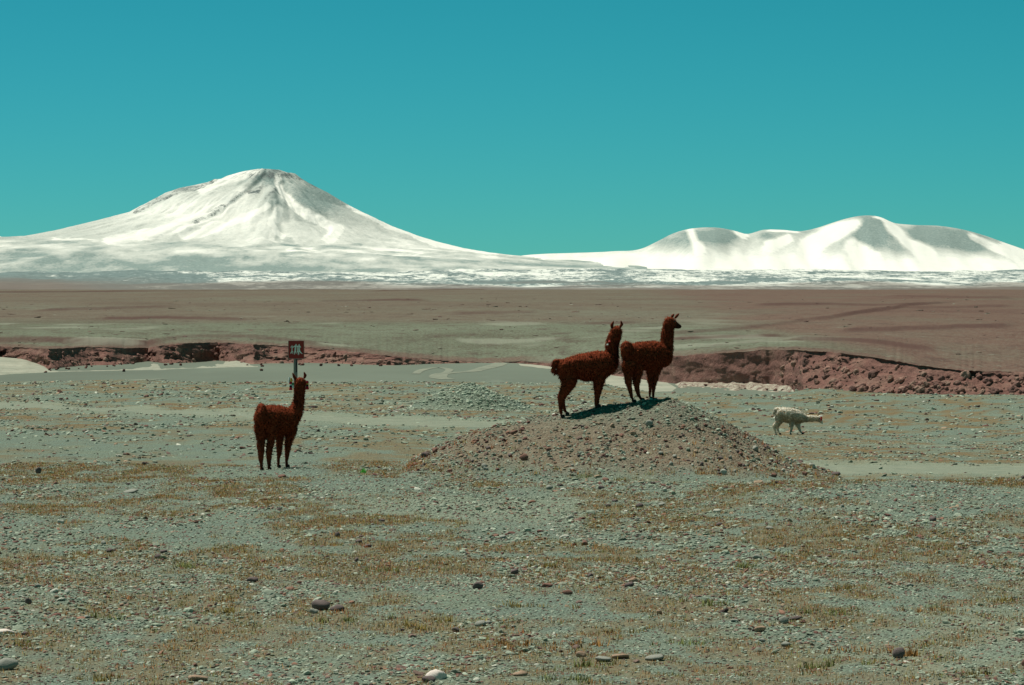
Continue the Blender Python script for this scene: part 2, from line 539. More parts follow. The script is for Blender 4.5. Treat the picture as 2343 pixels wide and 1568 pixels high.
# px, y of rim, y of foot (on the riverbed), set-back of rim
RIM = [(-900, 792, 850, 4), (-300, 790, 846, 4), (-80, 790, 842, 4), (0, 792, 836, 3), (70, 797, 839, 6), (110, 798, 845, 7), (200, 794, 839, 7), (300, 797, 832, 7), (340, 796, 829, 6),
       (375, 790, 833, 4), (430, 785, 831, 4), (500, 784, 826, 5), (580, 788, 835, 7), (700, 794, 833, 7), (800, 805, 836, 5), (900, 815, 836, 4), (1000, 824, 833, 3),
       (1090, 829, 832, 3), (1150, 829.5, 831.5, 3), (1190, 826, 833, 3), (1240, 830, 838, 3), (1300, 833, 846, 3), (1400, 831, 860, 2), (1480, 822, 870, 0.6),
       (1540, 815, 878, 0.25), (1640, 809, 884, 0.25), (1720, 803, 888, 0.25), (1768, 799, 890, 0.5), (1790, 800, 893.5, 2.5), (1815, 801, 898, 6), (1840, 803, 905, 7), (1900, 806, 908, 8), (2000, 818, 912, 8),
       (2060, 829, 914, 7), (2100, 836, 916, 6), (2200, 848, 918, 6), (2342, 852, 918, 6), (2600, 858, 920, 6), (3300, 866, 922, 6)]
RA = np.array(RIM, float)
def rim_at(px):
    yt = np.interp(px, RA[:, 0], RA[:, 1]); yb = np.interp(px, RA[:, 0], RA[:, 2]); sb = np.interp(px, RA[:, 0], RA[:, 3])
    # smaller bays and noses in the line of the foot
    yb = yb + 5.0 * (fbm(px * 0.011, px * 0, 301, 3, 0.35) - 0.5) * sstep(1100, 1000, px) + 1.0 * (fbm(px * 0.018, px * 0, 305, 3, 0.35) - 0.5)
    yb = yb + 0.22 * (fbm(px * 0.10, px * 0 + 2, 307, 2) - 0.5)
    yt = yt + 2.4 * (fbm(px * 0.14, px * 0 + 5, 317, 3) - 0.5)
    yt = yt + 2.2 * (fbm(px * 0.05, px * 0 + 4, 311, 3) - 0.5)
    Db = F * (CAMZ - RIVZ) / (yb - HY)
    Dr = Db + sb * np.where(px < 1350, 1.15, 1.0)
    zr = CAMZ - (yt - HY) / F * Dr
    return Db, Dr, zr

pxs = np.concatenate([np.linspace(-900, -120, 90), np.linspace(-118, 2460, 1150), np.linspace(2464, 3300, 90)])
Db, Dr, zr = rim_at(pxs)
dirx = (pxs - CX) / F
nrow = 40
tt = np.linspace(0, 1, nrow)
CXs = np.zeros((nrow, len(pxs))); CYs = CXs.copy(); CZs = CXs.copy()
bad = sstep(1772, 1815, pxs)             # the gullied slope on the right
wall = sstep(1440, 1520, pxs) * (1 - bad)
hgt = zr - (RIVZ - 0.6)
for i, u in enumerate(tt):
    # u 0 at rim, 1 at foot: steep top, flatter debris skirt low down
    prof_cliff = np.where(u < 0.65, u / 0.65 * 0.42, 0.42 + (u - 0.65) / 0.35 * 0.58)
    prof = (prof_cliff * (1 - wall) + u * wall) * (1 - bad) + (u ** 1.15) * bad
    D = Dr + (Db - Dr) * prof
    z = zr - hgt * u
    win = max(math.sin(math.pi * u), 0.0) ** 0.45
    X = dirx * D
    bl = ridged(X * 0.10 + 0.1 * z, z * 0.5 + 7, 401, 5) - 0.55
    gul = ridged(X * 0.22 + 0.10 * z, z * 0.10 + D * 0.03, 411, 4) - 0.5
    blob = fbm(X * 0.42, z * 1.3 + D * 0.2, 421, 5, 0.6) - 0.5
    colm = ridged(X * 0.30 + 0.12 * np.sin(z * 2), z * 0.5, 431, 4) - 0.5
    knob = ridged(X * 0.8, z * 1.9 + D * 0.3, 451, 3) - 0.5
    disp = (1 - bad - wall) * (1.0 * bl + 1.7 * blob + 0.6 * knob) + wall * (0.55 * colm + 0.22 * blob + 0.16 * knob) + bad * (3.6 * gul + 1.6 * bl + 1.4 * blob + 0.7 * knob)
    CYs[i] = D + disp * win
    CXs[i] = X + 0.6 * (fbm(X * .5, z * .9, 441, 2) - .5) * win
    CZs[i] = z + (0.5 * blob + 0.35 * knob + 0.7 * gul * bad) * win * (bad + 0.5)
cl = grid_obj('cliff', CXs, CYs, CZs, M_CLIFF, False)
struct(cl, 'low eroded cliff of reddish earth along the riverbed')

# far plain: from the rim to the foot of the mountains
pxc = pxs
ks = np.concatenate([[0], np.cumsum(np.geomspace(0.8, 420, 215))])
ks = ks / ks[-1]
PYs = []; PXs = []; PZs = []
END = 15500.0
for k in ks:
    D = Dr + (END - Dr) * k
    D0 = Dr.mean() + (END - Dr.mean()) * k
    PYs.append(D); PXs.append(dirx * D)
PY = np.array(PYs); PX = np.array(PXs)
out = PY - Dr[None, :]
# rim level eases to the plain's own level
lvl = zr[None, :] + (-4.5 - zr[None, :]) * sstep(0, 260, out)
PPX = CX + PX / PY * F
PPY0 = HY + (CAMZ + 4.5) * F / PY
amp = np.clip((PY - 360) * 0.0011, 0, 3.0)
PZ = lvl + amp * 0.9 * (fbm(PX * 0.006, PY * 0.0018, 500, 5) - 0.5) * sstep(2, 60, out) + 0.25 * (fbm(PX * 0.12, PY * 0.05, 505, 4) - 0.5) * sstep(0, 15, out) * sstep(2500, 900, PY)
# low scarps facing the camera: (list of picture points) turned into ground lines once, height
SC = [([(1500, 768), (1565, 764), (1640, 757), (1730, 748), (1800, 738), (1900, 727), (2000, 712), (2100, 700), (2200, 690)], 0.55),
      ([(1500, 777), (1600, 776), (1700, 776), (1820, 772)], 0.30), ([(1780, 797), (1850, 790), (1960, 790), (2080, 800), (2160, 806)], 0.35),
      ([(-200, 783), (0, 778), (60, 776), (120, 778), (220, 780), (330, 778), (400, 773)], 0.65), ([(330, 778), (420, 770), (520, 768), (640, 773), (760, 778)], 0.35),
      ([(60, 712), (160, 708), (260, 706), (420, 702)], 0.5), ([(1000, 720), (1100, 716), (1250, 712)], 0.4), ([(1700, 700), (1900, 697), (2100, 705), (2342, 700)], 0.5),
      ([(-100, 672), (200, 668), (420, 667), (640, 664), (900, 662)], 0.9), ([(820, 668), (1000, 664), (1200, 662)], 0.8), ([(1300, 742), (1400, 738), (1480, 736)], .25),
      ([(700, 690), (900, 686), (1000, 688)], .5), ([(1900, 760), (2100, 752), (2342, 745)], .45), ([(200, 730), (380, 727), (600, 731)], .3), ([(2000, 678), (2342, 684)], .6)]
scarp_shade = np.zeros_like(PZ)  # shade on the scarp faces, painted into the plain's colour
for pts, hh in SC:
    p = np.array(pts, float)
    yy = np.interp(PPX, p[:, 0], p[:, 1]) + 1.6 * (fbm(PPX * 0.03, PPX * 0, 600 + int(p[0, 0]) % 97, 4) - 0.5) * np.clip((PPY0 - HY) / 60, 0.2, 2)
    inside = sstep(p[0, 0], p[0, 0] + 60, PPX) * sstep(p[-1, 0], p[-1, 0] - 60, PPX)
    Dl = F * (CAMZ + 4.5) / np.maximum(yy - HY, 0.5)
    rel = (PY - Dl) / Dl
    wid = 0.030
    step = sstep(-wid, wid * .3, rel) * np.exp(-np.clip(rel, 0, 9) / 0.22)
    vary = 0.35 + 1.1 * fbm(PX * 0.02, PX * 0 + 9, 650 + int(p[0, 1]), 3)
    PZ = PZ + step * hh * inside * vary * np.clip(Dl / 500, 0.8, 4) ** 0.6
    scarp_shade = np.maximum(scarp_shade, np.exp(-((rel + wid * .4) / (wid * 0.9)) ** 2) * inside * np.clip(vary, 0, 1) * 0.9)
# colour zones: near greenish, farther and to the right reddish
redz = sstep(745, 728, PPY0 + 14 * (fbm(PX * 0.01, PY * 0.004, 700, 3) - .5)) * (0.35 + 0.5 * fbm(PX * 0.002, PY * 0.003, 703, 4))
redz = np.maximum(redz, sstep(1540, 1900, PPX + (PPY0 - 760) * -3 + 260 * (fbm(PX * 0.02, PY * 0.01, 705, 3) - .5)) * 1.0)
redz = np.maximum(redz, sstep(40, 4, out + 40 * (fbm(PX * 0.08, PY * 0.05, 715, 4) - .5)) * 0.9)
paleb = 0.5 * sstep(.66, .75, fbm(PX * 0.05, PY * 0.012, 710, 4)) * sstep(700, 740, PPY0) * (1 - redz)
struct(grid_obj('far_plain', PX, PY, PZ, M_PLAIN, True, np.stack([redz, scarp_shade, paleb], -1)), 'broad reddish brown plain reaching to the snowy mountains')

CLIFF_GRID = (CXs.copy(), CYs.copy(), CZs.copy(), pxc.copy())
# ------------------------------------------------------------------ sand banks below the cliffs
def bank(name, poly_far, poly_near, z_far, mat, label, nz=8, amp=0.25, seed=0, z_near=-6.93):
    """strip between a far line and a near line (picture points, near line on the riverbed level)"""
    n = 160
    a = np.array(poly_far, float); b = np.array(poly_near, float)
    xs = np.linspace(max(a[0, 0], b[0, 0]), min(a[-1, 0], b[-1, 0]), n)
    yf = np.interp(xs, a[:, 0], a[:, 1]); yn = np.interp(xs, b[:, 0], b[:, 1])
    yn = yn + 1.5 * (fbm(xs * 0.03, xs * 0, 800 + seed, 3) - .5)
    Dn = F * (CAMZ - z_near) / (yn - HY)
    Df = F * (CAMZ - RIVZ) / (np.interp(xs, RA[:, 0], RA[:, 2]) - HY) + 4.0
    Df = np.maximum(Df, Dn + 3)
    zf = CAMZ - (yf - HY) / F * Df
    X = []; Y = []; Z = []
    for k in np.linspace(0, 1, nz):
        D = Df + (Dn - Df) * k
        z = zf + (z_near - zf) * (k ** 0.8)
        z = z + amp * (fbm(xs * 0.05, k * 4 + xs * 0, 820 + seed, 4) - .5) * math.sin(math.pi * k) - (0.25 if k == 1 else 0)
        X.append((xs - CX) * D / F); Y.append(D); Z.append(z)
    o = grid_obj(name, np.array(X), np.array(Y), np.array(Z), mat)
    return struct(o, label)

bank('sand_bank', [(-200, 820), (0, 817), (60, 822), (100, 838), (115, 848), (200, 846), (300, 838), (318, 833), (348, 829), (362, 832)],
     [(-200, 862), (0, 858), (110, 851), (200, 849), (300, 847), (362, 846)], 0, M_SAND, 'bright sand bank at the foot of the left cliff', seed=1, nz=14)
bank('sand_bank', [(350, 830), (363, 832), (370, 839), (430, 839), (500, 828), (540, 824), (570, 832), (590, 838.2)],
     [(350, 847), (430, 843), (500, 841), (590, 838.6)], 0, M_SAND, 'small bright sand apron under the bulging red cliff', seed=2, nz=14)
bank('talus_slope', [(1530, 884), (1560, 868), (1620, 866), (1700, 869), (1770, 868), (1800, 874), (1830, 885)],
     [(1530, 905), (1640, 906), (1760, 910), (1830, 915)], 0, M_TALUS, 'pale rubble slope at the foot of the shaded wall', seed=3, nz=24, amp=1.2, z_near=-7.4)

def sheet(name, poly, z, mat, label):
    """flat irregular patch on the riverbed"""
    P = np.array(poly, float)
    # densify and roughen the outline
    q = []
    for i in range(len(P)):
        a, b = P[i], P[(i + 1) % len(P)]
        m = max(2, int(np.hypot(*(b - a)) / 6))
        for k in range(m):
            q.append(a + (b - a) * k / m)
    q = np.array(q)
    q[:, 1] += 1.6 * (fbm(q[:, 0] * 0.07, q[:, 1] * 0.2, 900, 3) - .5)
    D = F * (CAMZ - z) / (q[:, 1] - HY)
    v = np.stack([(q[:, 0] - CX) * D / F, D, np.full(len(D), z)], -1)
    return struct(mesh_obj(name, v, [list(range(len(v)))], mat), label)

sheet('sand_patch', [(1375, 846), (1400, 850), (1440, 848), (1480, 858), (1520, 872), (1548, 888), (1536, 896), (1470, 898), (1400, 892), (1380, 872)], -6.990, M_SAND, 'bright sand flat behind the legs of the two brown llamas')
sheet('sand_patch', [(1200, 881), (1225, 879), (1290, 886), (1330, 888), (1290, 890), (1215, 886)], -6.984, M_SAND, 'thin pale sand streak on the riverbed')
sheet('sand_patch', [(1185, 832), (1235, 836), (1290, 842), (1330, 846), (1290, 848), (1230, 842), (1190, 837)], -6.978, M_SAND, 'narrow pale sand strip beside the low red bank')

N = NT('wheel_dust', 0.95, 0.1); n_ = N.noise(N.coord(), 0.5, 5, 0.6)
M_WHEEL = N.col(N.ramp(n_, [(0.35, (0.16, 0.18, 0.145)), (0.65, (0.26, 0.27, 0.215))]))
def ribbon(name, pts, w, z, mat, label):
    p = np.array(pts, float)
    tpar = np.linspace(0, len(p) - 1, len(p) * 10)
    xs = np.interp(tpar, range(len(p)), p[:, 0]); ys = np.interp(tpar, range(len(p)), p[:, 1])
    k = np.ones(7) / 7
    xs = np.convolve(np.pad(xs, 3, mode='edge'), k, 'valid'); ys = np.convolve(np.pad(ys, 3, mode='edge'), k, 'valid')
    D = F * (CAMZ - z) / (ys - HY)
    X = (xs - CX) * D / F
    tx = np.gradient(X); ty = np.gradient(D); L = np.hypot(tx, ty) + 1e-6
    nx, ny = -ty / L, tx / L
    ww = w * (0.75 + 0.5 * fbm(tpar * 0.7, tpar * 0, 930, 3))
    GXr = np.stack([X - nx * ww, X + nx * ww]); GYr = np.stack([D - ny * ww, D + ny * ww]); GZr = np.full_like(GXr, z)
    return struct(grid_obj(name, GXr, GYr, GZr, mat), label)

ribbon('wheel_track', [(1150, 829), (1135, 836), (1110, 842), (1080, 850), (1040, 852), (1005, 856), (1000, 864), (1025, 868)], 1.0, -6.972, M_WHEEL, 'pale wheel track winding down to the riverbed')
ribbon('wheel_track', [(950, 856), (960, 848), (985, 842), (1010, 841), (1030, 846), (1020, 853), (1000, 857)], 0.5, -6.966, M_WHEEL, 'thin looping wheel track on the riverbed')
ribbon('wheel_track', [(270, 874), (300, 870), (350, 868), (375, 867)], 0.9, -6.960, M_WHEEL, 'faint wheel track on the left of the riverbed')
# ------------------------------------------------------------------ foothills and mountains
def seg_field(U, V, pts, w0, w1):
    """soft stroke in picture units along pts, half width w0 to w1"""
    best = np.zeros_like(U)
    n = len(pts) - 1
    for i in range(n):
        (ax, ay), (bx, by) = pts[i], pts[i + 1]
        dx, dy = bx - ax, by - ay
        L = dx * dx + dy * dy
        t = np.clip(((U - ax) * dx + (V - ay) * dy) / L, 0, 1)
        d = np.hypot(U - ax - t * dx, V - ay - t * dy)
        w = w0 + (w1 - w0) * ((i + t) / n)
        best = np.maximum(best, 1 - sstep(0.55, 1.25, d / w))
    return best

def blob_field(U, V, c, r):
    return np.exp(-(((U - c[0]) / r[0]) ** 2 + ((V - c[1]) / r[1]) ** 2))

# foothills sheet
fr = np.linspace(9500, 21000, 200); fc = np.linspace(-0.34, 0.34, 520)
FY = np.repeat(fr[:, None], len(fc), 1); FX = fc[None, :] * FY
FPX = CX + FX / FY * F
zf = np.interp(FY + 1500 * (fbm(FX * 0.0016, FY * 0.0004, 1041, 4) - .5), [9500, 10600, 12500, 14500, 16500, 21000], [-6, -5, 22, 58, 92, 110])
zf = zf + 16 * (fbm(FX * 0.0011, FY * 0.0006, 1000, 5) - .5) * sstep(10800, 13000, FY)
zf = zf + 9 * (fbm(FX * 0.0035, FY * 0.0007, 1045, 4) - .42) * sstep(10300, 11300, FY) * sstep(14000, 12000, FY)
lv = ridged(FX * 0.005, FY * 0.0022, 1010, 5) - 0.5
zf = zf + 16 * lv * sstep(11000, 12500, FY)
zf = zf - 6 * sstep(10800, 9600, FY)
FPY = HY - (zf - CAMZ) * F / FY
dz = sstep(11300, 10500, FY + 1500 * (fbm(FX * 0.0012, FY * 0.0009, 1020, 4) - .5))
dz = np.maximum(dz, 0.75 * sstep(12300, 11300, FY + 2600 * (fbm(FX * 0.003, FY * 0.0012, 1024, 4) - .5)))
left = sstep(560, 100, FPX)
dz = np.maximum(dz, left * sstep(13400, 11500, FY + 1800 * (fbm(FX * 0.001, FY * 0.0007, 1023, 3) - .5)))
sn = 0.40 + 0.08 * sstep(350, 700, FPX) - 0.15 * left
sn = sn + 0.30 * sstep(15000, 16800, FY + 900 * (fbm(FX * 0.002, FY * 0.001, 1031, 3) - .5)) * sstep(900, 1400, FPX)
sn = sn - 0.22 * np.exp(-((FPX - 1300) / 500) ** 2) * np.exp(-((FY - 12300 - 900 * (fbm(FX * 0.0015, FX * 0, 1033, 3) - .5)) / 420) ** 2)
struct(grid_obj('foothills', FX, FY, zf, M_FOOT, True, np.stack([sn, sn * 0, np.clip(dz, 0, 1)], -1)), 'low foothills of dark lava streaked with snow')

# the volcano
VD = 18000.0
PXM = VD / F
VX0 = (612 - CX) * PXM
SILL = [(0, 386), (22, 386), (52, 391), (92, 402), (107, 409), (122, 410), (137, 417), (167, 423), (202, 430), (232, 441), (282, 468), (312, 485), (412, 510), (482, 527), (552, 540), (612, 544), (712, 549), (912, 560), (1200, 592), (1600, 625), (2000, 640)]
SILR = [(0, 386), (28, 388), (48, 395), (63, 396), (78, 408), (108, 425), (138, 440), (188, 470), (238, 495), (288, 518), (348, 540), (388, 552), (448, 567), (508, 577), (558, 583), (628, 590), (800, 605), (1100, 625), (2000, 640)]
Nx, Ny = 620, 430
ux = np.concatenate([np.linspace(-1500, -640, 60), np.linspace(-637, 620, 500), np.linspace(625, 1500, 60)]) * PXM
vy = np.concatenate([np.linspace(-4000, -1500, 70), np.linspace(-1490, 30, 240), np.linspace(40, 2600, 24)])
VU, VV = np.meshgrid(ux, vy)
r = np.hypot(VU, VV * 0.80) / PXM
az = np.arctan2(VV, VU)
wr = 0.5 + 0.5 * np.cos(az)
# wander the radius so that spurs and hollows run down the slope
front = sstep(0.05, 0.5, -np.sin(az))
rad = np.hypot(VU, VV) / PXM
sp = ridged(az * 2.6 + 0.15 * np.log(rad + 20) + 4, np.log(rad + 15) * 0.9, 1101, 3) - 0.5
sp2 = ridged(az * 7.5 + 0.4 * np.log(rad + 20), np.log(rad + 15) * 1.6, 1111, 4) - 0.5
rw = r * (1 + front * (0.26 * sp * sstep(15, 120, rad) + 0.10 * sp2 * sstep(15, 60, rad)))
hl = HY - np.interp(rw, *zip(*SILL)); hr = HY - np.interp(rw, *zip(*SILR))
H = (hl * (1 - wr) + hr * wr) * PXM
H = H + front * 10 * (fbm(VU * 0.008, VV * 0.008, 1121, 5) - .5) * sstep(20, 150, rad) + 3 * (fbm(VU * 0.03, VV * 0.02, 1125, 4) - .5)
# three spurs and a gully read off the mountain's face, laid on the slope
WX, WY = VX0 + VU, VD + VV
U = CX + WX / WY * F
Vp = HY - (H + 0) * F / WY
H = H + front * 22 * seg_field(U, Vp, [(622, 440), (612, 480), (600, 520)], 14, 40) - front * 12 * seg_field(U, Vp, [(646, 420), (665, 462), (700, 490), (745, 522)], 8, 14)
H = H + front * 12 * seg_field(U, Vp, [(600, 395), (560, 430), (500, 475), (440, 510), (330, 540)], 8, 16)
H = H + 0
# downfield fade under the foothills
H = H - 60 * sstep(-2600, -4000, VV)
Vp = HY - (H - CAMZ) * F / WY
U0, V0 = U, Vp
wz = sstep(380, 430, Vp)
U = U + 26 * (fbm(VU * 0.006, VV * 0.004, 1161, 4) - .5) + 9 * (fbm(VU * 0.03, VV * 0.02, 1165, 3) - .5)
Vp = Vp + wz * (16 * (fbm(VU * 0.006, VV * 0.004, 1171, 4) - .5) + 6 * (fbm(VU * 0.03, VV * 0.02, 1175, 3) - .5))
snow = 0.45 + 0.0 * U
snow = snow + 0.40 * blob_field(U, Vp, (430, 478), (150, 38)) + 0.20 * blob_field(U, Vp, (500, 505), (220, 55))
snow = snow + 0.6 * seg_field(U, Vp, [(640, 404), (645, 436), (668, 462), (700, 488), (740, 514), (768, 528), (756, 540)], 9, 15)
snow = snow + 0.55 * seg_field(U, Vp, [(634, 480), (626, 510), (636, 532), (648, 544)], 13, 8)
snow = snow + 0.65 * seg_field(U, Vp, [(800, 470), (900, 520), (1000, 553), (1130, 578)], 7, 10)
snow = snow + 0.45 * seg_field(U, Vp, [(590, 392), (540, 405), (460, 430)], 9, 14)
snow = snow + 0.18 * blob_field(U, Vp, (760, 540), (280, 26)) + 0.25 * blob_field(U, Vp, (1000, 585), (200, 22))
snow = snow - 0.55 * blob_field(U, Vp, (735, 452), (62, 40)) - 0.40 * blob_field(U, Vp, (620, 405), (38, 26)) - 0.40 * blob_field(U, Vp, (628, 466), (34, 18))
snow = snow + 0.42 * seg_field(U, Vp, [(610, 470), (560, 498), (500, 520), (420, 540)], 6, 14) + 0.35 * seg_field(U, Vp, [(560, 440), (500, 485), (440, 515), (350, 535), (250, 548)], 14, 12)
snow = snow - 0.30 * seg_field(U, Vp, [(640, 545), (665, 556), (680, 566)], 10, 8) - 0.25 * seg_field(U, Vp, [(560, 566), (640, 560), (720, 566), (820, 560)], 5, 5) - 0.22 * seg_field(U, Vp, [(640, 585), (740, 575), (860, 578), (960, 590)], 4, 5)
snow = snow - 0.20 * seg_field(U, Vp, [(150, 560), (300, 566), (450, 560), (560, 572)], 5, 5) + 0.3 * seg_field(U, Vp, [(120, 548), (200, 546), (260, 552)], 3, 3) + 0.3 * seg_field(U, Vp, [(660, 574), (800, 574), (960, 580)], 3, 4)
low = sstep(520, 575, Vp)
snow = snow + 0.8 * (ridged(VU * 0.0016 + VV * 0.0006, VV * 0.0022, 1181, 5) - 0.62) * low + 0.9 * (fbm(VU * 0.010, VV * 0.0035, 1185, 5, 0.65) - .5) * low
snow = snow - 0.13 * sstep(560, 610, Vp) - 0.16 * sstep(560, 640, Vp) * sstep(700, 200, U)
snow = snow + 0.36 * (fbm(VU * 0.004, VV * 0.0016, 1131, 6, 0.6) - .5)
streak = ridged(az * 14 + 0.2 * np.log(rad + 10), np.log(rad + 10) * 0.8, 1141, 3)
snow = snow + 0.75 * (streak - 0.62) * sstep(230, 70, rad) * front
rock = 0.75 * blob_field(U, Vp, (618, 446), (13, 8)) + 0.7 * blob_field(U, Vp, (630, 437), (10, 9)) + 0.5 * blob_field(U, Vp, (606, 456), (6, 8)) + 0.62 * blob_field(U, Vp, (632, 392), (30, 12)) + 0.5 * blob_field(U, Vp, (572, 400), (22, 14))
rock = rock + 0.62 * seg_field(U, Vp, [(596, 430), (560, 442), (530, 462), (500, 480), (470, 500), (448, 512)], 7, 6)
rock = rock + 0.66 * seg_field(U, Vp, [(480, 416), (440, 428), (400, 438), (350, 462), (310, 486)], 7, 4) + 0.6 * blob_field(U, Vp, (492, 411), (14, 6)) + 0.5 * blob_field(U, Vp, (668, 398), (12, 5))
rock = rock + 0.35 * blob_field(U, Vp, (700, 425), (40, 18)) + 0.42 * (1 - np.abs(2 * fbm(VU * 0.003, Vp * 0.05, 1151, 4) - 1) > 0.93) * sstep(560, 590, Vp)
rock = rock + 0.5 * seg_field(U, Vp, [(590, 440), (575, 446)], 6, 5) + 0.5 * seg_field(U, Vp, [(650, 402), (700, 412), (720, 428)], 5, 4) + 0.45 * blob_field(U, Vp, (610, 408), (30, 16))
rock = rock + 0.5 * sstep(.60, .42, streak) * sstep(170, 50, rad) * front
dusty = 0.55 * sstep(625, 650, Vp) * sstep(800, 300, U)
vol = grid_obj('mountain', WX, WY, H + CAMZ - 3.0, M_VOLC, True, np.stack([np.clip(snow, 0, 1), np.clip(rock, 0, 1), np.clip(dusty, 0, 1)], -1))
struct(vol, 'tall snow covered volcano with a rocky summit on the left')

# the rounded range on the right, and a distant snow shoulder far left
def ridge_range(name, sil, D0, depth, label, seed, snowfn, res=(400, 190)):
    p = np.array(sil, float)
    us = np.linspace(p[0, 0], p[-1, 0], res[0])
    ks = np.concatenate([np.linspace(-0.6, 0, 16)[:-1], np.linspace(0, 1, res[1])])
    UU, KK = np.meshgrid(us, ks)
    pxm = D0 / F
    kk = np.clip(KK, 0, 1)
    shift = 46 * (fbm(UU * 0.006, kk * 1.3, seed, 3) - .5) * kk 
    top = HY - sinterp(sil, np.clip(UU + shift, p[0, 0], p[-1, 0]))
    spur = fbm(UU * 0.010 + kk * 0.5, kk * 0.8, seed + 11, 4) - 0.5
    kx = np.clip(kk * (1 + 0.9 * spur * sstep(0, 0.25, kk)), 0, 1.3)
    g_ = 1 / (1 + (kx / 0.30) ** 2.2); g1 = 1 / (1 + (1 / 0.30) ** 2.2)
    fall = np.clip((g_ - g1) / (1 - g1), -0.05, 1)
    fall = np.where(KK < 0, 1 - (KK / 0.6) ** 2, fall)
    lo = 34.0
    Hh = (lo * (1 - KK.clip(0, 1)) + (top - lo) * fall)
    Hh = np.where(KK < 0, top * (1 - (KK / 0.6) ** 2), np.maximum(Hh, -10)) * pxm
    Hh = Hh + 5 * (fbm(UU * 0.03, kk * 7, seed + 21, 4) - .5) * sstep(0.03, 0.15, kk)
    WYr = D0 - KK * depth
    WXr = (UU - CX) * pxm
    Ur = CX + WXr / WYr * F
    Vr = HY - (Hh) * F / WYr
    z = np.stack(snowfn(Ur, Vr, UU, kk), -1)
    return struct(grid_obj(name, WXr, WYr, Hh, M_VOLC, True, np.clip(z, 0, 1)), label)

SILX = [(1000, 640), (1100, 612), (1180, 586), (1240, 580), (1300, 578), (1400, 574), (1470, 567), (1500, 553), (1540, 533), (1570, 524), (1600, 520), (1650, 521), (1690, 530), (1703, 534), (1745, 525), (1790, 525), (1830, 528), (1870, 520), (1900, 510), (1940, 498),
        (1980, 492), (2010, 495), (2040, 508), (2080, 513), (2150, 516), (2200, 524), (2250, 538), (2300, 556), (2342, 570), (2450, 598), (2600, 612), (2900, 600), (3300, 560), (3700, 600), (4300, 640)]
def snow_right(U, V, UU, kk):
    U = U + 22 * (fbm(UU * 0.02, kk * 5, 1361, 4) - .5); V = V + 10 * (fbm(UU * 0.03, kk * 6, 1365, 4) - .5) * sstep(0, 0.08, kk)
    s = 0.66 + 0 * U
    s = s + 0.35 * sstep(560, 600, V)
    for c, rr, a in (((1600, 540), (70, 26), .62), ((1660, 538), (36, 18), .5), ((1520, 552), (34, 18), .35), ((1760, 540), (42, 14), .5), ((1985, 512), (44, 30), .75), ((2000, 545), (50, 26), .5),
                     ((1930, 560), (60, 18), .25), ((2170, 545), (80, 26), .72), ((2120, 530), (60, 22), .5), ((2240, 560), (46, 20), .6), ((2310, 580), (40, 16), .45), ((1850, 530), (44, 10), .5), ((2060, 575), (40, 16), .35)):
        s = s - a * blob_field(U, V, c, rr)
    for pts, a, b in (([(1578, 523), (1584, 545), (1596, 568)], 9, 13), ([(1684, 528), (1706, 540)], 6, 8), ([(1955, 512), (1915, 528), (1875, 548), (1850, 565)], 14, 26), ([(2030, 514), (2062, 540), (2085, 562), (2120, 582)], 13, 20),
                      ([(2000, 496), (2040, 508)], 4, 5), ([(2222, 540), (2270, 562), (2342, 590)], 8, 14), ([(2295, 556), (2342, 574)], 5, 5), ([(1760, 527), (1828, 530)], 3, 3), ([(1800, 545), (1760, 562)], 10, 14), ([(1950, 560), (1985, 590)], 20, 24)):
        s = s + 0.75 * seg_field(U, V, pts, a, b)
    s = s + 0.42 * (fbm(UU * 0.05, kk * 16, 1321, 5, 0.6) - .5) * sstep(620, 560, V)
    rck = 0.35 * blob_field(U, V, (1985, 494), (30, 4))
    return s, rck + 0 * U, 0 * U
ridge_range('mountain', SILX, 17000.0, 2600.0, 'rounded snowy mountain range with bare grey tops on the right', 1300, snow_right)
SILF = [(-700, 600), (-400, 560), (-200, 530), (-60, 528), (0, 540), (15, 544), (60, 556), (200, 590), (500, 640)]
ridge_range('mountain', SILF, 20500.0, 2000.0, 'white snow shoulder just showing at the far left edge', 1400, lambda U, V, UU, kk: (0.95 + 0 * U, 0 * U, 0 * U), res=(120, 40))

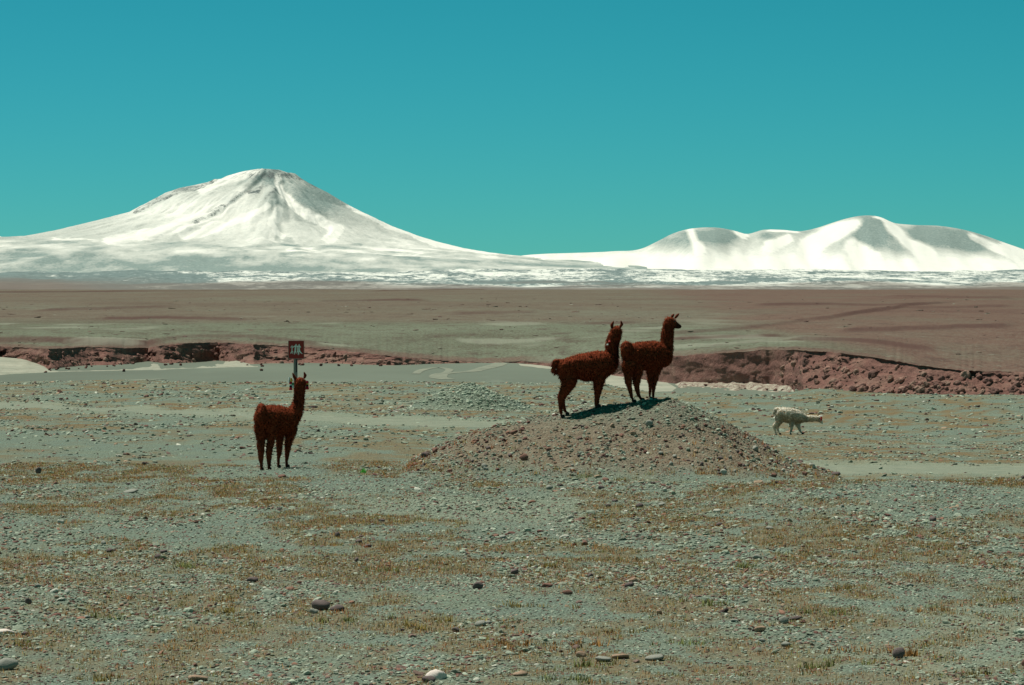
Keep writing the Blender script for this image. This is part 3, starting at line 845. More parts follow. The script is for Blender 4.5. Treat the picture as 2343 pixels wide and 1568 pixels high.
# ------------------------------------------------------------------ gravel (instanced stones, nobody could count them)
def gn_stones(name, P, S, R, T, mat, kind='stuff', label=None, subdiv=2):
    """point cloud mesh + geometry nodes that set four kinds of small stone on it"""
    me = bpy.data.meshes.new(name)
    n = len(P)
    me.vertices.add(n)
    me.vertices.foreach_set('co', np.asarray(P, np.float32).ravel())
    for nm, A in (('scl', S), ('rot', R)):
        a = me.attributes.new(nm, 'FLOAT_VECTOR', 'POINT')
        a.data.foreach_set('vector', np.asarray(A, np.float32).ravel())
    a = me.attributes.new('tint', 'FLOAT_COLOR', 'POINT')
    a.data.foreach_set('color', np.concatenate([T, np.ones((n, 1))], 1).astype(np.float32).ravel())
    a = me.attributes.new('pick', 'INT', 'POINT')
    a.data.foreach_set('value', rng.integers(0, 4, n).astype(np.int32))
    o = bpy.data.objects.new(name, me)
    COL.objects.link(o)
    ng = bpy.data.node_groups.new(name, 'GeometryNodeTree')
    ng.interface.new_socket('Geometry', in_out='INPUT', socket_type='NodeSocketGeometry')
    ng.interface.new_socket('Geometry', in_out='OUTPUT', socket_type='NodeSocketGeometry')
    N = ng.nodes; L = ng.links
    gi = N.new('NodeGroupInput'); go = N.new('NodeGroupOutput')
    g2i = N.new('GeometryNodeGeometryToInstance')
    for k in (3, 2, 1, 0):
        ico = N.new('GeometryNodeMeshIcoSphere')
        ico.inputs['Radius'].default_value = 1.0
        ico.inputs['Subdivisions'].default_value = subdiv
        pos = N.new('GeometryNodeInputPosition')
        ad = N.new('ShaderNodeVectorMath'); ad.operation = 'ADD'
        ad.inputs[1].default_value = (k * 7.3, k * 3.1, k * 1.7)
        L.new(pos.outputs[0], ad.inputs[0])
        nz = N.new('ShaderNodeTexNoise'); nz.inputs['Scale'].default_value = 0.9; nz.inputs['Detail'].default_value = 1.5
        L.new(ad.outputs[0], nz.inputs['Vector'])
        ma = N.new('ShaderNodeMath'); ma.operation = 'MULTIPLY_ADD'
        ma.inputs[1].default_value = 1.5; ma.inputs[2].default_value = -0.75
        L.new(nz.outputs['Fac'], ma.inputs[0])
        sc_ = N.new('ShaderNodeVectorMath'); sc_.operation = 'SCALE'
        L.new(pos.outputs[0], sc_.inputs[0]); L.new(ma.outputs[0], sc_.inputs['Scale'])
        sp_ = N.new('GeometryNodeSetPosition')
        L.new(ico.outputs['Mesh'], sp_.inputs['Geometry']); L.new(sc_.outputs[0], sp_.inputs['Offset'])
        sm = N.new('GeometryNodeSetMaterial'); sm.inputs['Material'].default_value = mat
        L.new(sp_.outputs['Geometry'], sm.inputs['Geometry'])
        L.new(sm.outputs['Geometry'], g2i.inputs[0])
    iop = N.new('GeometryNodeInstanceOnPoints')
    L.new(gi.outputs[0], iop.inputs['Points'])
    L.new(g2i.outputs[0], iop.inputs['Instance'])
    iop.inputs['Pick Instance'].default_value = True
    for nm, typ, sock in (('pick', 'INT', 'Instance Index'), ('rot', 'FLOAT_VECTOR', 'Rotation'), ('scl', 'FLOAT_VECTOR', 'Scale')):
        na = N.new('GeometryNodeInputNamedAttribute'); na.data_type = typ
        na.inputs['Name'].default_value = nm
        L.new(na.outputs['Attribute'], iop.inputs[sock])
    L.new(iop.outputs['Instances'], go.inputs[0])
    md = o.modifiers.new('stones', 'NODES'); md.node_group = ng
    me.materials.append(mat)
    o['kind'] = kind
    if label: o['label'] = label
    return o

STONE_COL = np.array([(0.255, 0.30, 0.232), (0.34, 0.39, 0.31), (0.205, 0.22, 0.172), (0.19, 0.125, 0.105), (0.16, 0.072, 0.06), (0.34, 0.245, 0.17), (0.27, 0.14, 0.10), (0.52, 0.52, 0.45), (0.09, 0.06, 0.057)])  # gravel tones; the dark maroon ones stand in for shaded stone faces
STONE_W = np.array([0.30, 0.22, 0.17, 0.09, 0.07, 0.05, 0.04, 0.03, 0.03])

def scatter(n, d0, d1, smin, smax, power=1.9, half=0.165, pad=2.0, bias=None):
    D = np.exp(rng.uniform(np.log(d0), np.log(d1), n * 3)) if bias else rng.uniform(d0, d1, n * 3)
    x = rng.uniform(-1, 1, n * 3) * (half * D + pad)
    keep = rng.uniform(0, 1, n * 3) < (half * D + pad) / (half * d1 + pad)
    D, x = D[keep][:n], x[keep][:n]
    n = len(D)
    size = smin + (smax - smin) * rng.uniform(0, 1, n) ** power ** 2
    return x, D, size

def stone_arrays(x, y, size, flat=(0.28, 0.62), sink=0.3, cols=STONE_COL, w=STONE_W):
    n = len(x)
    sx = size * rng.uniform(0.75, 1.35, n); sy = size * rng.uniform(0.7, 1.2, n); sz = size * rng.uniform(flat[0], flat[1], n)
    z = ground_z(x, y) + sz * (1 - 2 * sink) * 0.8
    S = np.stack([sx, sy, sz], -1)
    R = np.stack([rng.normal(0, .28, n), rng.normal(0, .28, n), rng.uniform(0, 6.28, n)], -1)
    ci = rng.choice(len(cols), n, p=w / w.sum())
    T = cols[ci] * rng.uniform(0.75, 1.25, (n, 1))
    return np.stack([x, y, z], -1), S, R, T

def clump(x, y):
    return sstep(0.40, 0.66, fbm(x * 0.9, y * 0.32, 2001, 4))

parts = []
for n, d0, d1, a, b, pw in ((110000, 22, 40, 0.004, 0.015, 1.3), (85000, 36, 62, 0.006, 0.020, 1.3), (6500, 22, 62, 0.012, 0.036, 1.7), (45000, 60, 130, 0.010, 0.040, 1.5), (22000, 125, 232, 0.02, 0.08, 1.6)):
    x, y, sz = scatter(n, d0, d1, a, b, pw)
    gmk = grass_mask(x, y); tmk = track_mask(x, y)
    keep = (rng.uniform(0, 1, len(x)) > 0.35 * gmk) & (rng.uniform(0, 1, len(x)) > 0.75 * tmk)
    if b > 0.03: keep &= rng.uniform(0, 1, len(x)) < 0.25 + 0.75 * clump(x, y)
    x, y, sz = x[keep], y[keep], sz[keep] * (1 + 0.5 * clump(x[keep], y[keep]))
    parts.append(stone_arrays(x, y, sz))
P, S, R, T = (np.concatenate(k) for k in zip(*parts))
gn_stones('gravel', P, S, R, T, M_GRAVEL, label='grey and rust coloured gravel strewn over the plain')

n = 2600
x = rng.normal((1075 - CX) * 110 / F, 1.2, n); y = rng.normal(109, 1.3, n)
gn_stones('heap_gravel', *stone_arrays(x, y, 0.012 + 0.045 * rng.uniform(0, 1, n) ** 3, flat=(.35, .7), cols=STONE_COL[:3] * 1.15, w=np.array([.4, .4, .2])), M_GRAVEL, label='grey gravel on the small heap in the middle distance')
# stones on the earth heap
n = 16000
x = rng.uniform(-2.6, 6.0, n); y = rng.uniform(55.2, 62, n)
mk = mound_raw(x, y)
hz = ground_z(x, y)
lump = sstep(.36, .6, fbm(x * 1.5, y * 1.2, 2100, 3))
pk = sstep(0.06, 0.3, mk) * (0.10 + 0.75 * lump)
left_tail = sstep(0.5, -1.0, x) * 0.5
keep = rng.uniform(0, 1, n) < np.clip(pk + left_tail * (mk > .05), 0, 1)
x, y = x[keep], y[keep]
sz = 0.006 + 0.032 * rng.uniform(0, 1, len(x)) ** 3.4
high = sstep(0.7, 1.0, ground_z(x, y))
cw = np.array([0.16, 0.12, 0.16, 0.18, 0.15, 0.08, 0.07, 0.02, 0.08])
pa = stone_arrays(x, y, sz, flat=(0.5, 0.9), cols=STONE_COL, w=cw)
pb = stone_arrays(x, y, sz, flat=(0.3, 0.65))
sel = rng.uniform(0, 1, len(x)) < (0.2 + 0.7 * high)
P, S, R, T = (np.where(sel[:, None], b_, a_) for a_, b_ in zip(pa, pb))
gn_stones('heap_gravel', P, S, R, T, M_GRAVEL, label='dark rusty gravel covering the earth heap')

# crumbling lumps of earth stuck on the cliffs
n = 1000
gx, gy, gz, gp = CLIFF_GRID
col_i = rng.integers(0, gx.shape[1], n * 3)
want = np.where(gp[col_i] > 1790, 1.0, np.where(gp[col_i] > 1440, 0.03, np.where(gp[col_i] > 1000, 0.15, 0.45)))
want = want * ((gp[col_i] > -150) & (gp[col_i] < 2500))
col_i = col_i[rng.uniform(0, 1, n * 3) < want][:n]
n = len(col_i)
row_i = ((0.2 + 0.8 * rng.uniform(0, 1, n) ** 0.75) * (gx.shape[0] - 1)).astype(int)
P = np.stack([gx[row_i, col_i], gy[row_i, col_i], gz[row_i, col_i]], -1)
badm = gp[col_i] > 1790
sz = np.where(badm, 0.08 + 0.34 * rng.uniform(0, 1, n) ** 2.6, 0.08 + 0.30 * rng.uniform(0, 1, n) ** 3)
S = np.stack([sz * rng.uniform(.8, 1.3, n), sz * rng.uniform(.8, 1.2, n), sz * rng.uniform(.7, 1.2, n)], -1)
R = rng.normal(0, .5, (n, 3))
T = np.array([(0.21, 0.11, 0.092), (0.25, 0.138, 0.11), (0.165, 0.085, 0.072), (0.285, 0.178, 0.14)])[rng.choice(4, n)] * rng.uniform(.8, 1.2, (n, 1))
gn_stones('earth_lumps', P, S, R, T, M_GRAVEL, label='crumbling lumps of red earth on the cliff face', subdiv=3)

# low dark scrub and rocks on the far plain
n = 2600
ppx = rng.uniform(-250, 2600, n)
dd, drr, zz = rim_at(ppx)
D = drr * np.exp(rng.uniform(0, 1, n) ** 1.25 * np.log(2600 / drr)) + 2
jj = np.clip(np.searchsorted(pxs, ppx), 0, len(pxs) - 1)
kk_ = np.clip((D - Dr[jj]) / (END - Dr[jj]), 0, 1)
ii = np.clip(np.searchsorted(ks, kk_), 1, len(ks) - 1)
zg = PZ[ii, jj]
sz = (0.04 + 0.17 * rng.uniform(0, 1, n) ** 3) * np.clip(D / 420, .8, 3)
keep = rng.uniform(0, 1, n) < 0.06 + 0.94 * sstep(.50, .66, fbm(ppx * 0.012, D * 0.018, 2301, 4))
X_ = (ppx - CX) * D / F
P = np.stack([X_, D, zg + sz * 0.1], -1)[keep]
S = np.stack([sz * rng.uniform(1.2, 3.6, n), sz * rng.uniform(.8, 1.8, n), sz * rng.uniform(.2, .5, n)], -1)[keep]
R = np.stack([rng.normal(0, .1, n), rng.normal(0, .1, n), rng.uniform(0, 6.28, n)], -1)[keep]
T = np.array([(0.10, 0.058, 0.05), (0.13, 0.08, 0.065), (0.16, 0.15, 0.115), (0.26, 0.25, 0.20)])[rng.choice(4, n, p=[.4, .3, .2, .1])][keep]
gn_stones('scrub', P, S, R, T, M_GRAVEL, label='dark low scrub and rocks dotted over the far plain', subdiv=1)

# ------------------------------------------------------------------ grass: short dry tufts as real blades
def tuft_blades(x, y, z, nb, h, spread, colr):
    """returns verts, tris, colours for many tufts (arrays)"""
    n = len(x)
    tot = n * nb
    bx = np.repeat(x, nb) + rng.normal(0, 1, tot) * np.repeat(spread, nb)
    by = np.repeat(y, nb) + rng.normal(0, 1, tot) * np.repeat(spread, nb)
    bz = np.repeat(z, nb)
    hh = np.repeat(h, nb) * rng.uniform(0.45, 1.1, tot)
    ang = rng.uniform(0, 6.28, tot)
    w = hh * 0.075 + 0.0025
    lean = rng.uniform(0.1, 0.7, tot) * hh
    la = rng.uniform(0, 6.28, tot)
    dx, dy = np.cos(ang) * w, np.sin(ang) * w
    v = np.zeros((tot, 3, 3))
    v[:, 0] = np.stack([bx - dx, by - dy, bz - 0.02], -1)
    v[:, 1] = np.stack([bx + dx, by + dy, bz - 0.02], -1)
    v[:, 2] = np.stack([bx + np.cos(la) * lean, by + np.sin(la) * lean, bz + hh], -1)
    c = np.repeat(colr, nb, 0) * rng.uniform(0.65, 1.35, (tot, 1))
    c = np.repeat(c, 3, 0)
    return v.reshape(-1, 3), np.arange(tot * 3).reshape(-1, 3), c

GC = np.array([(0.30, 0.165, 0.055), (0.29, 0.11, 0.045), (0.235, 0.195, 0.065), (0.17, 0.20, 0.07), (0.32, 0.23, 0.10)])
def grass_obj(name, x, y, nb, h, spread, wts, label):
    c = GC[rng.choice(len(GC), len(x), p=np.array(wts) / sum(wts))]
    v, f, cc = tuft_blades(x, y, ground_z(x, y), nb, h, spread, c)
    o = mesh_obj(name, v, f, M_GRASS)
    add_attr(o, cc, 'tint')
    up = rng.normal(0, .35, (len(v), 3)); up[:, 2] = 1.0; up /= np.linalg.norm(up, axis=1)[:, None]
    set_normals(o, up)
    tag(o, label, kind='stuff')
    return o

n = 150000
x, y, _ = scatter(n, 22, 62, 0, 1)
k = rng.uniform(0, 1, len(x)) < (grass_mask(x, y) ** 1.2) * (0.35 + 0.65 * sstep(26, 46, y)) * 0.95
x, y = x[k], y[k]
grass_obj('grass', x, y, 9, rng.uniform(0.014, 0.046, len(x)), rng.uniform(0.02, 0.06, len(x)), (3, 1.8, 3, 2, 1), 'short dry ochre grass growing in patches between the stones')
x, y, _ = scatter(26000, 60, 150, 0, 1)
k = rng.uniform(0, 1, len(x)) < grass_mask(x, y) * 0.8
x, y = x[k], y[k]
grass_obj('grass', x, y, 6, rng.uniform(0.015, 0.04, len(x)), rng.uniform(0.05, 0.14, len(x)), (4, 2, 3, 1, 1), 'faint ochre grass on the lower flats beyond the heap')
# sparse straws on the heap
x = rng.uniform(-2.3, 5.8, 700); y = rng.uniform(55.3, 60, 700)
k = (mound_raw(x, y) > 0.05) & (rng.uniform(0, 1, 700) < sstep(0.9, 0.1, mound_raw(x, y)) * .8)
x, y = x[k], y[k]
grass_obj('grass', x, y, 9, rng.uniform(0.03, 0.09, len(x)), rng.uniform(0.02, 0.06, len(x)), (4, 3, 2, 1, 2), 'sparse straw coloured grass on the flank of the heap')

# ------------------------------------------------------------------ single stones
def stone_mesh(name, seed, subdiv=2, rough=0.28, flat=0.7):
    bm = bmesh.new()
    bmesh.ops.create_icosphere(bm, subdivisions=subdiv, radius=1.0)
    r = np.random.default_rng(seed)
    dirs = r.normal(0, 1, (9, 3)); dirs /= np.linalg.norm(dirs, axis=1)[:, None]
    lev = r.uniform(0.55, 0.95, 9)
    for v in bm.verts:
        p = np.array(v.co)
        # plane cuts make worn facets
        for d, l in zip(dirs, lev):
            e = p @ d - l
            if e > 0: p = p - d * e * 0.85
        k = 1 + rough * (math.sin(p[0] * 3.1 + seed) * math.sin(p[1] * 2.7 + seed * 2) * math.sin(p[2] * 3.3 + seed * .7))
        v.co = Vector(p * k)
    me = bpy.data.meshes.new(name)
    bm.to_mesh(me); bm.free()
    me.polygons.foreach_set('use_smooth', np.ones(len(me.polygons), bool))
    return me

MS = {'grey': mat_stone('stone_grey', (0.20, 0.20, 0.175), (0.37, 0.375, 0.33)),
      'dark': mat_stone('stone_dark', (0.085, 0.06, 0.06), (0.19, 0.145, 0.14)),
      'tan': mat_stone('stone_tan', (0.25, 0.15, 0.10), (0.46, 0.33, 0.24)),
      'pale': mat_stone('stone_pale', (0.36, 0.37, 0.32), (0.54, 0.54, 0.47)),
      'white': mat_stone('stone_white', (0.66, 0.55, 0.50), (0.84, 0.75, 0.70)),
      'rust': mat_stone('stone_rust', (0.14, 0.065, 0.055), (0.29, 0.15, 0.11))}
STONES = {}
for k in MS:
    STONES[k] = []
    for i in range(4):
        me = stone_mesh('stone', 40 + i * 7 + len(k) * 3)
        me.materials.append(MS[k])
        STONES[k].append(me)

def ground_at_pixel(px, py):
    """walk along the line of sight until it meets the ground"""
    D = np.arange(20, 240, 0.05)
    X = (px - CX) * D / F; Z = CAMZ - (py - HY) * D / F
    hit = np.nonzero(Z <= ground_z(X, D))[0]
    if len(hit): return px2w(px, py, D[hit[0]])
    return px2w(px, py, 60)

def stone_at(x, y, w, h, colr, label, group, variant=0, depth=None, rot=None):
    o = bpy.data.objects.new('stone', STONES[colr][variant % 4])
    COL.objects.link(o)
    o.scale = (w / 2, (depth or w * 0.75) / 2, h * 0.62)
    o.rotation_euler = (random.uniform(-.15, .15), random.uniform(-.15, .15), rot if rot is not None else random.uniform(-0.5, 0.5))
    o.location = (x, y, float(ground_z(x, y)) + h * 0.36)
    return tag(o, label, 'stone', group)

HAND = [  # px, py of the foot, width, height (picture units), colour, label
    (998, 1556, 56, 24, 'white', 'bright pinkish white flat stone at the bottom of the gravel'),
    (12, 1453, 48, 13, 'white', 'white slab at the left edge of the gravel plain'),
    (733, 1397, 46, 24, 'dark', 'larger of two dark boulders side by side left of centre'),
    (771, 1400, 34, 15, 'dark', 'low dark stone right beside a bigger dark boulder'),
    (716, 1404, 26, 12, 'grey', 'small grey stone in front of the dark boulder pair'),
    (2058, 1507, 36, 27, 'dark', 'upright dark angular boulder near the lower right corner'),
    (1093, 1348, 26, 17, 'dark', 'round dark stone alone in the middle foreground'),
    (1793, 1428, 22, 17, 'grey', 'round grey stone on the right foreground gravel'),
    (1738, 1446, 38, 13, 'tan', 'flat tan stone near a round grey one on the right'),
    (772, 1231, 14, 14, 'dark', 'small pointed black stone in the middle distance left of centre'),
    (577, 1333, 28, 12, 'dark', 'flat dark stone on the left foreground gravel'),
    (1463, 1162, 18, 10, 'dark', 'dark stone just in front of the earth heap'),
    (137, 1200, 20, 12, 'pale', 'pale grey stone on the far left gravel'),
    (645, 1094, 22, 9, 'rust', 'rust red stone in front of the left llama'),
    (980, 1562, 34, 14, 'dark', 'dark stone leaning on the bright white one'),
    (1190, 1548, 34, 12, 'tan', 'long tan stone at the bottom centre'),
    (62, 1384, 18, 16, 'dark', 'dark stone alone at the far left foreground'),
    (1420, 1508, 46, 12, 'tan', 'flat tan slab in the lower right row of stones'),
    (1380, 1514, 40, 11, 'grey', 'flat grey slab in the lower right row of stones'),
    (87, 1084, 14, 15, 'dark', 'upright dark stone in the middle distance at far left'),
    (328, 1064, 12, 8, 'dark', 'small dark stone between the track and the left llama'),
    (1913, 1089, 26, 10, 'dark', 'dark stone at the right end of the earth heap'),
    (1655, 1087, 16, 13, 'pale', 'pale rounded stone low on the right flank of the heap'),
    (10, 1535, 60, 26, 'grey', 'big grey boulder cut by the lower left edge'),
    (450, 1560, 60, 16, 'tan', 'long flat tan stone at the bottom left'),
    (1500, 1512, 52, 14, 'grey', 'rounded grey slab low in the right foreground'),
    (1330, 1506, 26, 15, 'tan', 'small tan boulder left of the flat slabs'),
    (1820, 1420, 30, 9, 'dark', 'thin dark stone right of the round grey one'),
    (1250, 1345, 30, 10, 'rust', 'rust red flat stone in the middle foreground'),
    (300, 1128, 40, 9, 'grey', 'flat grey stone on the left gravel beyond the grass'),
]
for i, (px, py, w, h, c, lab) in enumerate(HAND):
    p = ground_at_pixel(px, py)
    m = p[1] / F
    stone_at(p[0], p[1], w * m, h * m, c, lab, None, i)

def free_stones(n, d0, d1, wmin, wmax, cols, wts, group, labels, seed, region=None):
    r = np.random.default_rng(seed)
    D = r.uniform(d0, d1, n * 12); x = r.uniform(-1, 1, n * 12) * 0.145 * D
    ok = (r.uniform(0, 1, n * 12) < D / d1) & (r.uniform(0, 1, n * 12) < 0.15 + 0.85 * clump(x, D)) & (mound_raw(x, D) < 0.02)
    for x, D in list(zip(x[ok], D[ok]))[:n]:
        c = r.choice(cols, p=wts)
        w = wmin + (wmax - wmin) * r.uniform() ** 2.4
        stone_at(x, D, w, w * r.uniform(0.3, 0.62), c, labels[c] % where(x, D), group % c, int(r.integers(0, 4)), w * r.uniform(.6, .95), r.uniform(0, 6.28))
def where(x, D):
    q = x / D
    side = 'far left' if q < -0.09 else 'left' if q < -0.03 else 'centre' if q < 0.03 else 'right' if q < 0.09 else 'far right'
    row = 'along the bottom edge' if D < 31 else 'in the near gravel' if D < 37 else 'in the middle gravel' if D < 46 else 'in the farther gravel before the heap'
    return '%s at %s' % (row, side) if side != 'centre' else '%s at the centre' % row
LAB = {'grey': 'loose grey stone lying %s', 'dark': 'loose dark maroon stone lying %s', 'tan': 'loose tan stone lying %s',
       'pale': 'loose pale grey stone lying %s', 'rust': 'loose rust red stone lying %s'}
free_stones(180, 24, 57, 0.045, 0.13, ['grey', 'dark', 'tan', 'pale', 'rust'], [.36, .26, .14, .10, .14], 'loose %s stones on the foreground gravel', LAB, 5)

# stones on the heap
r = np.random.default_rng(9)
k = 0
while k < 64:
    x = r.uniform(-2.0, 5.0); y = r.uniform(55.8, 59.8)
    m_ = float(mound_raw(np.array(x), np.array(y)))
    if m_ < 0.06: continue
    c = r.choice(['dark', 'rust', 'grey', 'pale', 'tan'], p=[.30, .24, .24, .12, .10])
    w = 0.06 + 0.08 * r.uniform() ** 2
    stone_at(x, y, w, w * r.uniform(0.5, 0.8), c, {'dark': 'dark maroon stone in the earth heap', 'rust': 'rust red stone in the earth heap', 'grey': 'grey stone in the earth heap',
             'pale': 'pale stone in the earth heap', 'tan': 'tan stone in the earth heap'}[c] + (' at its left tail' if x < 0.2 else ' left of its middle' if x < 1.7 else ' right of its middle' if x < 3.2 else ' on its right slope') + (', high up' if m_ > 0.6 else ', low down'), '%s stones on the earth heap' % c, int(r.integers(0, 4)), None, r.uniform(0, 6.28))
    k += 1

# boulders fallen from the cliff
BM_ = [stone_mesh('boulder', 70 + i, 2) for i in range(4)]
for me in BM_: me.materials.append(M_CLIFF)
def boulder(px, py, w, h, label, group, v, z=None):
    D = F * (CAMZ - (z if z is not None else RIVZ)) / (py - HY)
    m = D / F
    o = bpy.data.objects.new('boulder', BM_[v % 4]); COL.objects.link(o)
    o.scale = (w * m / 2, w * m * 0.4, h * m * 0.6)
    o.location = ((px - CX) * m, D, CAMZ - (py - HY) * m + h * m * 0.32)
    o.rotation_euler = (0, 0, v * 1.3)
    return tag(o, label, 'boulder', group)
for i, (px, py, w, h, lab) in enumerate([(104, 853, 8, 5, 'small red boulder at the left end of the sand bank'), (283, 851, 10, 8, 'dark red boulder standing on the near edge of the sand bank'),
        (413, 837, 9, 6, 'red boulder on sand below the shaded cliff recess'), (552, 833, 9, 5, 'upper of the red boulders on the sand apron'), (565, 838, 8, 5, 'red boulder at the pale gap between the cliffs'),
        (598, 849, 9, 6, 'red boulder on the sand edge under the bulging cliff'), (775, 838, 10, 6, 'red boulder beside the sand apron foot'), (13, 846, 10, 5, 'flat red boulder at the far left of the sand')]):
    boulder(px, py, w, h, lab, None, i)
r = np.random.default_rng(21)
for i in range(46):
    px = float(r.choice([r.uniform(110, 310), r.uniform(370, 900), r.uniform(1560, 1790)]))
    yb = float(np.interp(px, RA[:, 0], RA[:, 2])) + r.uniform(0.5, 5)
    w = r.uniform(4, 11)
    boulder(px, yb, w, w * r.uniform(.55, .8), 'small reddish boulder fallen at the foot of ' + ('the left cliff by the sand bank' if px < 320 else 'the cliff left of the sign' if px < 640 else 'the low bank right of the sign' if px < 1000 else 'the shaded wall behind the llamas'), 'boulders along the cliff foot', i)

# ------------------------------------------------------------------ llamas
def mat_fur(name, dark, light, scale=30.0):
    N = NT(name, 0.95, 0.05)
    v = N.coord()
    n = N.noise(v, scale, 3, 0.6)
    c = N.ramp(n, [(0.3, dark), (0.7, light)])
    a = N.attr('tint')
    c = N.mix(1.0, c, a.outputs['Color'], 'MULTIPLY')
    N.b.inputs['Sheen Weight'].default_value = 0.25
    N.b.inputs['Sheen Roughness'].default_value = 0.6
    N.l(c, N.b.inputs['Sheen Tint'])
    if 'cream' in name:
        N.b.inputs['Subsurface Weight'].default_value = 1.0
        N.b.inputs['Subsurface Radius'].default_value = (1.0, 0.95, 0.9)
        N.b.inputs['Subsurface Scale'].default_value = 0.07
    return N.col(c)
FUR_BROWN = mat_fur('fleece_brown', (0.13, 0.025, 0.013), (0.24, 0.053, 0.024))
LOCK_BROWN = translucent(mat_fur('locks_brown', (0.22, 0.044, 0.019), (0.39, 0.098, 0.039)), 0.26)
LOCK_CREAM = translucent(mat_fur('locks_cream', (0.80, 0.72, 0.58), (0.92, 0.86, 0.74)), 0.55)
FUR_CREAM = mat_fur('fleece_cream', (0.74, 0.66, 0.54), (0.90, 0.84, 0.74))
M_HOOF = NT('hoof_horn', 0.6, 0.3).col((0.02, 0.013, 0.012))
M_EYE = NT('eye', 0.15, 0.5).col((0.01, 0.008, 0.008))
def plain(name, c, rough=0.8): return NT(name, rough, 0.2).col(c)
M_RED = plain('wool_red', (0.62, 0.03, 0.06)); M_WHITE = plain('wool_white', (0.9, 0.9, 0.85)); M_GREEN = plain('wool_green', (0.12, 0.45, 0.25))
M_YEL = plain('wool_yellow', (0.70, 0.45, 0.08)); M_BLACK = plain('wool_black', (0.015, 0.013, 0.02)); M_CORAL = plain('wool_coral', (0.9, 0.12, 0.10))

def llama(name, label, px_m, org, D, base_px, chains, ears, feet, muzzle, tail, fur, head_c, head_r, dark_r, seed, fur_len=0.032, n_strand=18000, hoof=True, wool=1.0):
    """chains: lists of (cx, cy, r, depth[, flat]) in drawing units; px_m metres per unit; org = drawing origin (cx, cy) that sits at the root.
    The root stands on the ground at base_px (world x, y)."""
    rx, ry = base_px
    rz = float(ground_z(rx, ry))
    root = empty(name, (rx, ry, rz))
    tag(root, label, 'llama', None)
    def L(cx, cy, dep): return Vector(((cx - org[0]) * px_m, dep * px_m, (org[1] - cy) * px_m))
    bm = bmesh.new()
    def ball(c, r, sx=1, sy=1, sz=1):
        m = Matrix.Translation(c) @ Matrix.Diagonal((r * sx, r * sy, r * sz, 1))
        bmesh.ops.create_icosphere(bm, subdivisions=2, radius=1.0, matrix=m)
    def chain(pts):
        for a, b in zip(pts[:-1], pts[1:]):
            pa, pb = L(a[0], a[1], a[3]), L(b[0], b[1], b[3])
            d = (pb - pa).length
            steps = max(2, int(d / (min(a[2], b[2]) * px_m * 0.45)))
            for k in range(steps + 1):
                t_ = k / steps
                fl = (a[4] if len(a) > 4 else 1) * (1 - t_) + (b[4] if len(b) > 4 else 1) * t_
                ball(pa.lerp(pb, t_), (a[2] * (1 - t_) + b[2] * t_) * px_m, 1, fl, 1)
    for ch in chains: chain(ch)
    foot_pts = []
    for ch in feet:
        # last point goes to the ground under it
        p = L(ch[-1][0], ch[-1][1], ch[-1][3])
        gz = float(ground_z(rx + p.x, ry + p.y)) - rz
        last = list(ch[-1]); last[1] = org[1] - (gz + 0.035) / px_m
        ch2 = list(ch[:-1]) + [tuple(last)]
        chain(ch2)
        foot_pts.append((p.x, p.y, gz, last[2] * px_m, ch[-1][4] if len(ch[-1]) > 4 else 0))
    chain(tail); chain(muzzle)
    me = bpy.data.meshes.new('tmp'); bm.to_mesh(me); bm.free()
    o = bpy.data.objects.new('tmp', me); COL.objects.link(o)
    md = o.modifiers.new('r', 'REMESH'); md.mode = 'VOXEL'; md.voxel_size = 0.013
    md = o.modifiers.new('s', 'SMOOTH'); md.iterations = 5; md.factor = 0.6
    dg = bpy.context.evaluated_depsgraph_get()
    em = bpy.data.meshes.new_from_object(o.evaluated_get(dg))
    bpy.data.objects.remove(o)
    nv = len(em.vertices)
    co = np.zeros(nv * 3, np.float32); em.vertices.foreach_get('co', co); co = co.reshape(-1, 3)
    no = np.zeros(nv * 3, np.float32); em.vertex_normals.foreach_get('vector', no); no = no.reshape(-1, 3)
    hc = np.array(L(*head_c)); hr = head_r * px_m
    mz = np.array(L(muzzle[-1][0], muzzle[-1][1], muzzle[-1][3]))
    dh = np.linalg.norm(co - mz, axis=1)
    smoothw = sstep(hr * 0.9, hr * 1.7, dh)                       # 0 on the face
    legz = sstep(0.16, 0.50, co[:, 2] - np.interp(co[:, 0], [-2, 2], [0, 0]))
    w = smoothw * (0.25 + 0.75 * legz)
    # woolly locks: lumpy displacement
    q = co * 1.0
    lump = fbm(q[:, 0] * 16 + q[:, 1] * 9, q[:, 2] * 15 + q[:, 1] * 7, seed, 3) - 0.5
    lump2 = ridged(q[:, 0] * 30 + q[:, 1] * 22, q[:, 2] * 26 - q[:, 1] * 12, seed + 3, 2) - 0.5
    co = co + no * ((0.016 * lump + 0.008 * lump2) * w * wool - 0.004)[:, None]
    em.vertices.foreach_set('co', co.astype(np.float32).ravel())
    em.update()
    # darker face, lower legs and tail
    tintv = np.ones((nv, 3))
    dk = np.maximum(1 - sstep(hr * 0.8, hr * 1.6, dh), (1 - sstep(0.05, 0.30, co[:, 2])) * 0.65) * dark_r
    tintv = tintv * (1 - dk[:, None] * np.array([0.88, 0.72, 0.6])[None, :])
    em.materials.clear(); em.materials.append(fur)
    em.polygons.foreach_set('use_smooth', np.ones(len(em.polygons), bool))
    body = bpy.data.objects.new('body', em); COL.objects.link(body); body.parent = root
    add_attr(body, tintv, 'tint')
    # fleece: short curved locks of wool
    em.calc_loop_triangles()
    nt = len(em.loop_triangles)
    tri = np.zeros(nt * 3, np.int32); em.loop_triangles.foreach_get('vertices', tri); tri = tri.reshape(-1, 3)
    A, B, C = co[tri[:, 0]], co[tri[:, 1]], co[tri[:, 2]]
    cr = np.cross(B - A, C - A); ar = np.linalg.norm(cr, axis=1) / 2
    r_ = np.random.default_rng(seed)
    ti = r_.choice(nt, n_strand, p=ar / ar.sum())
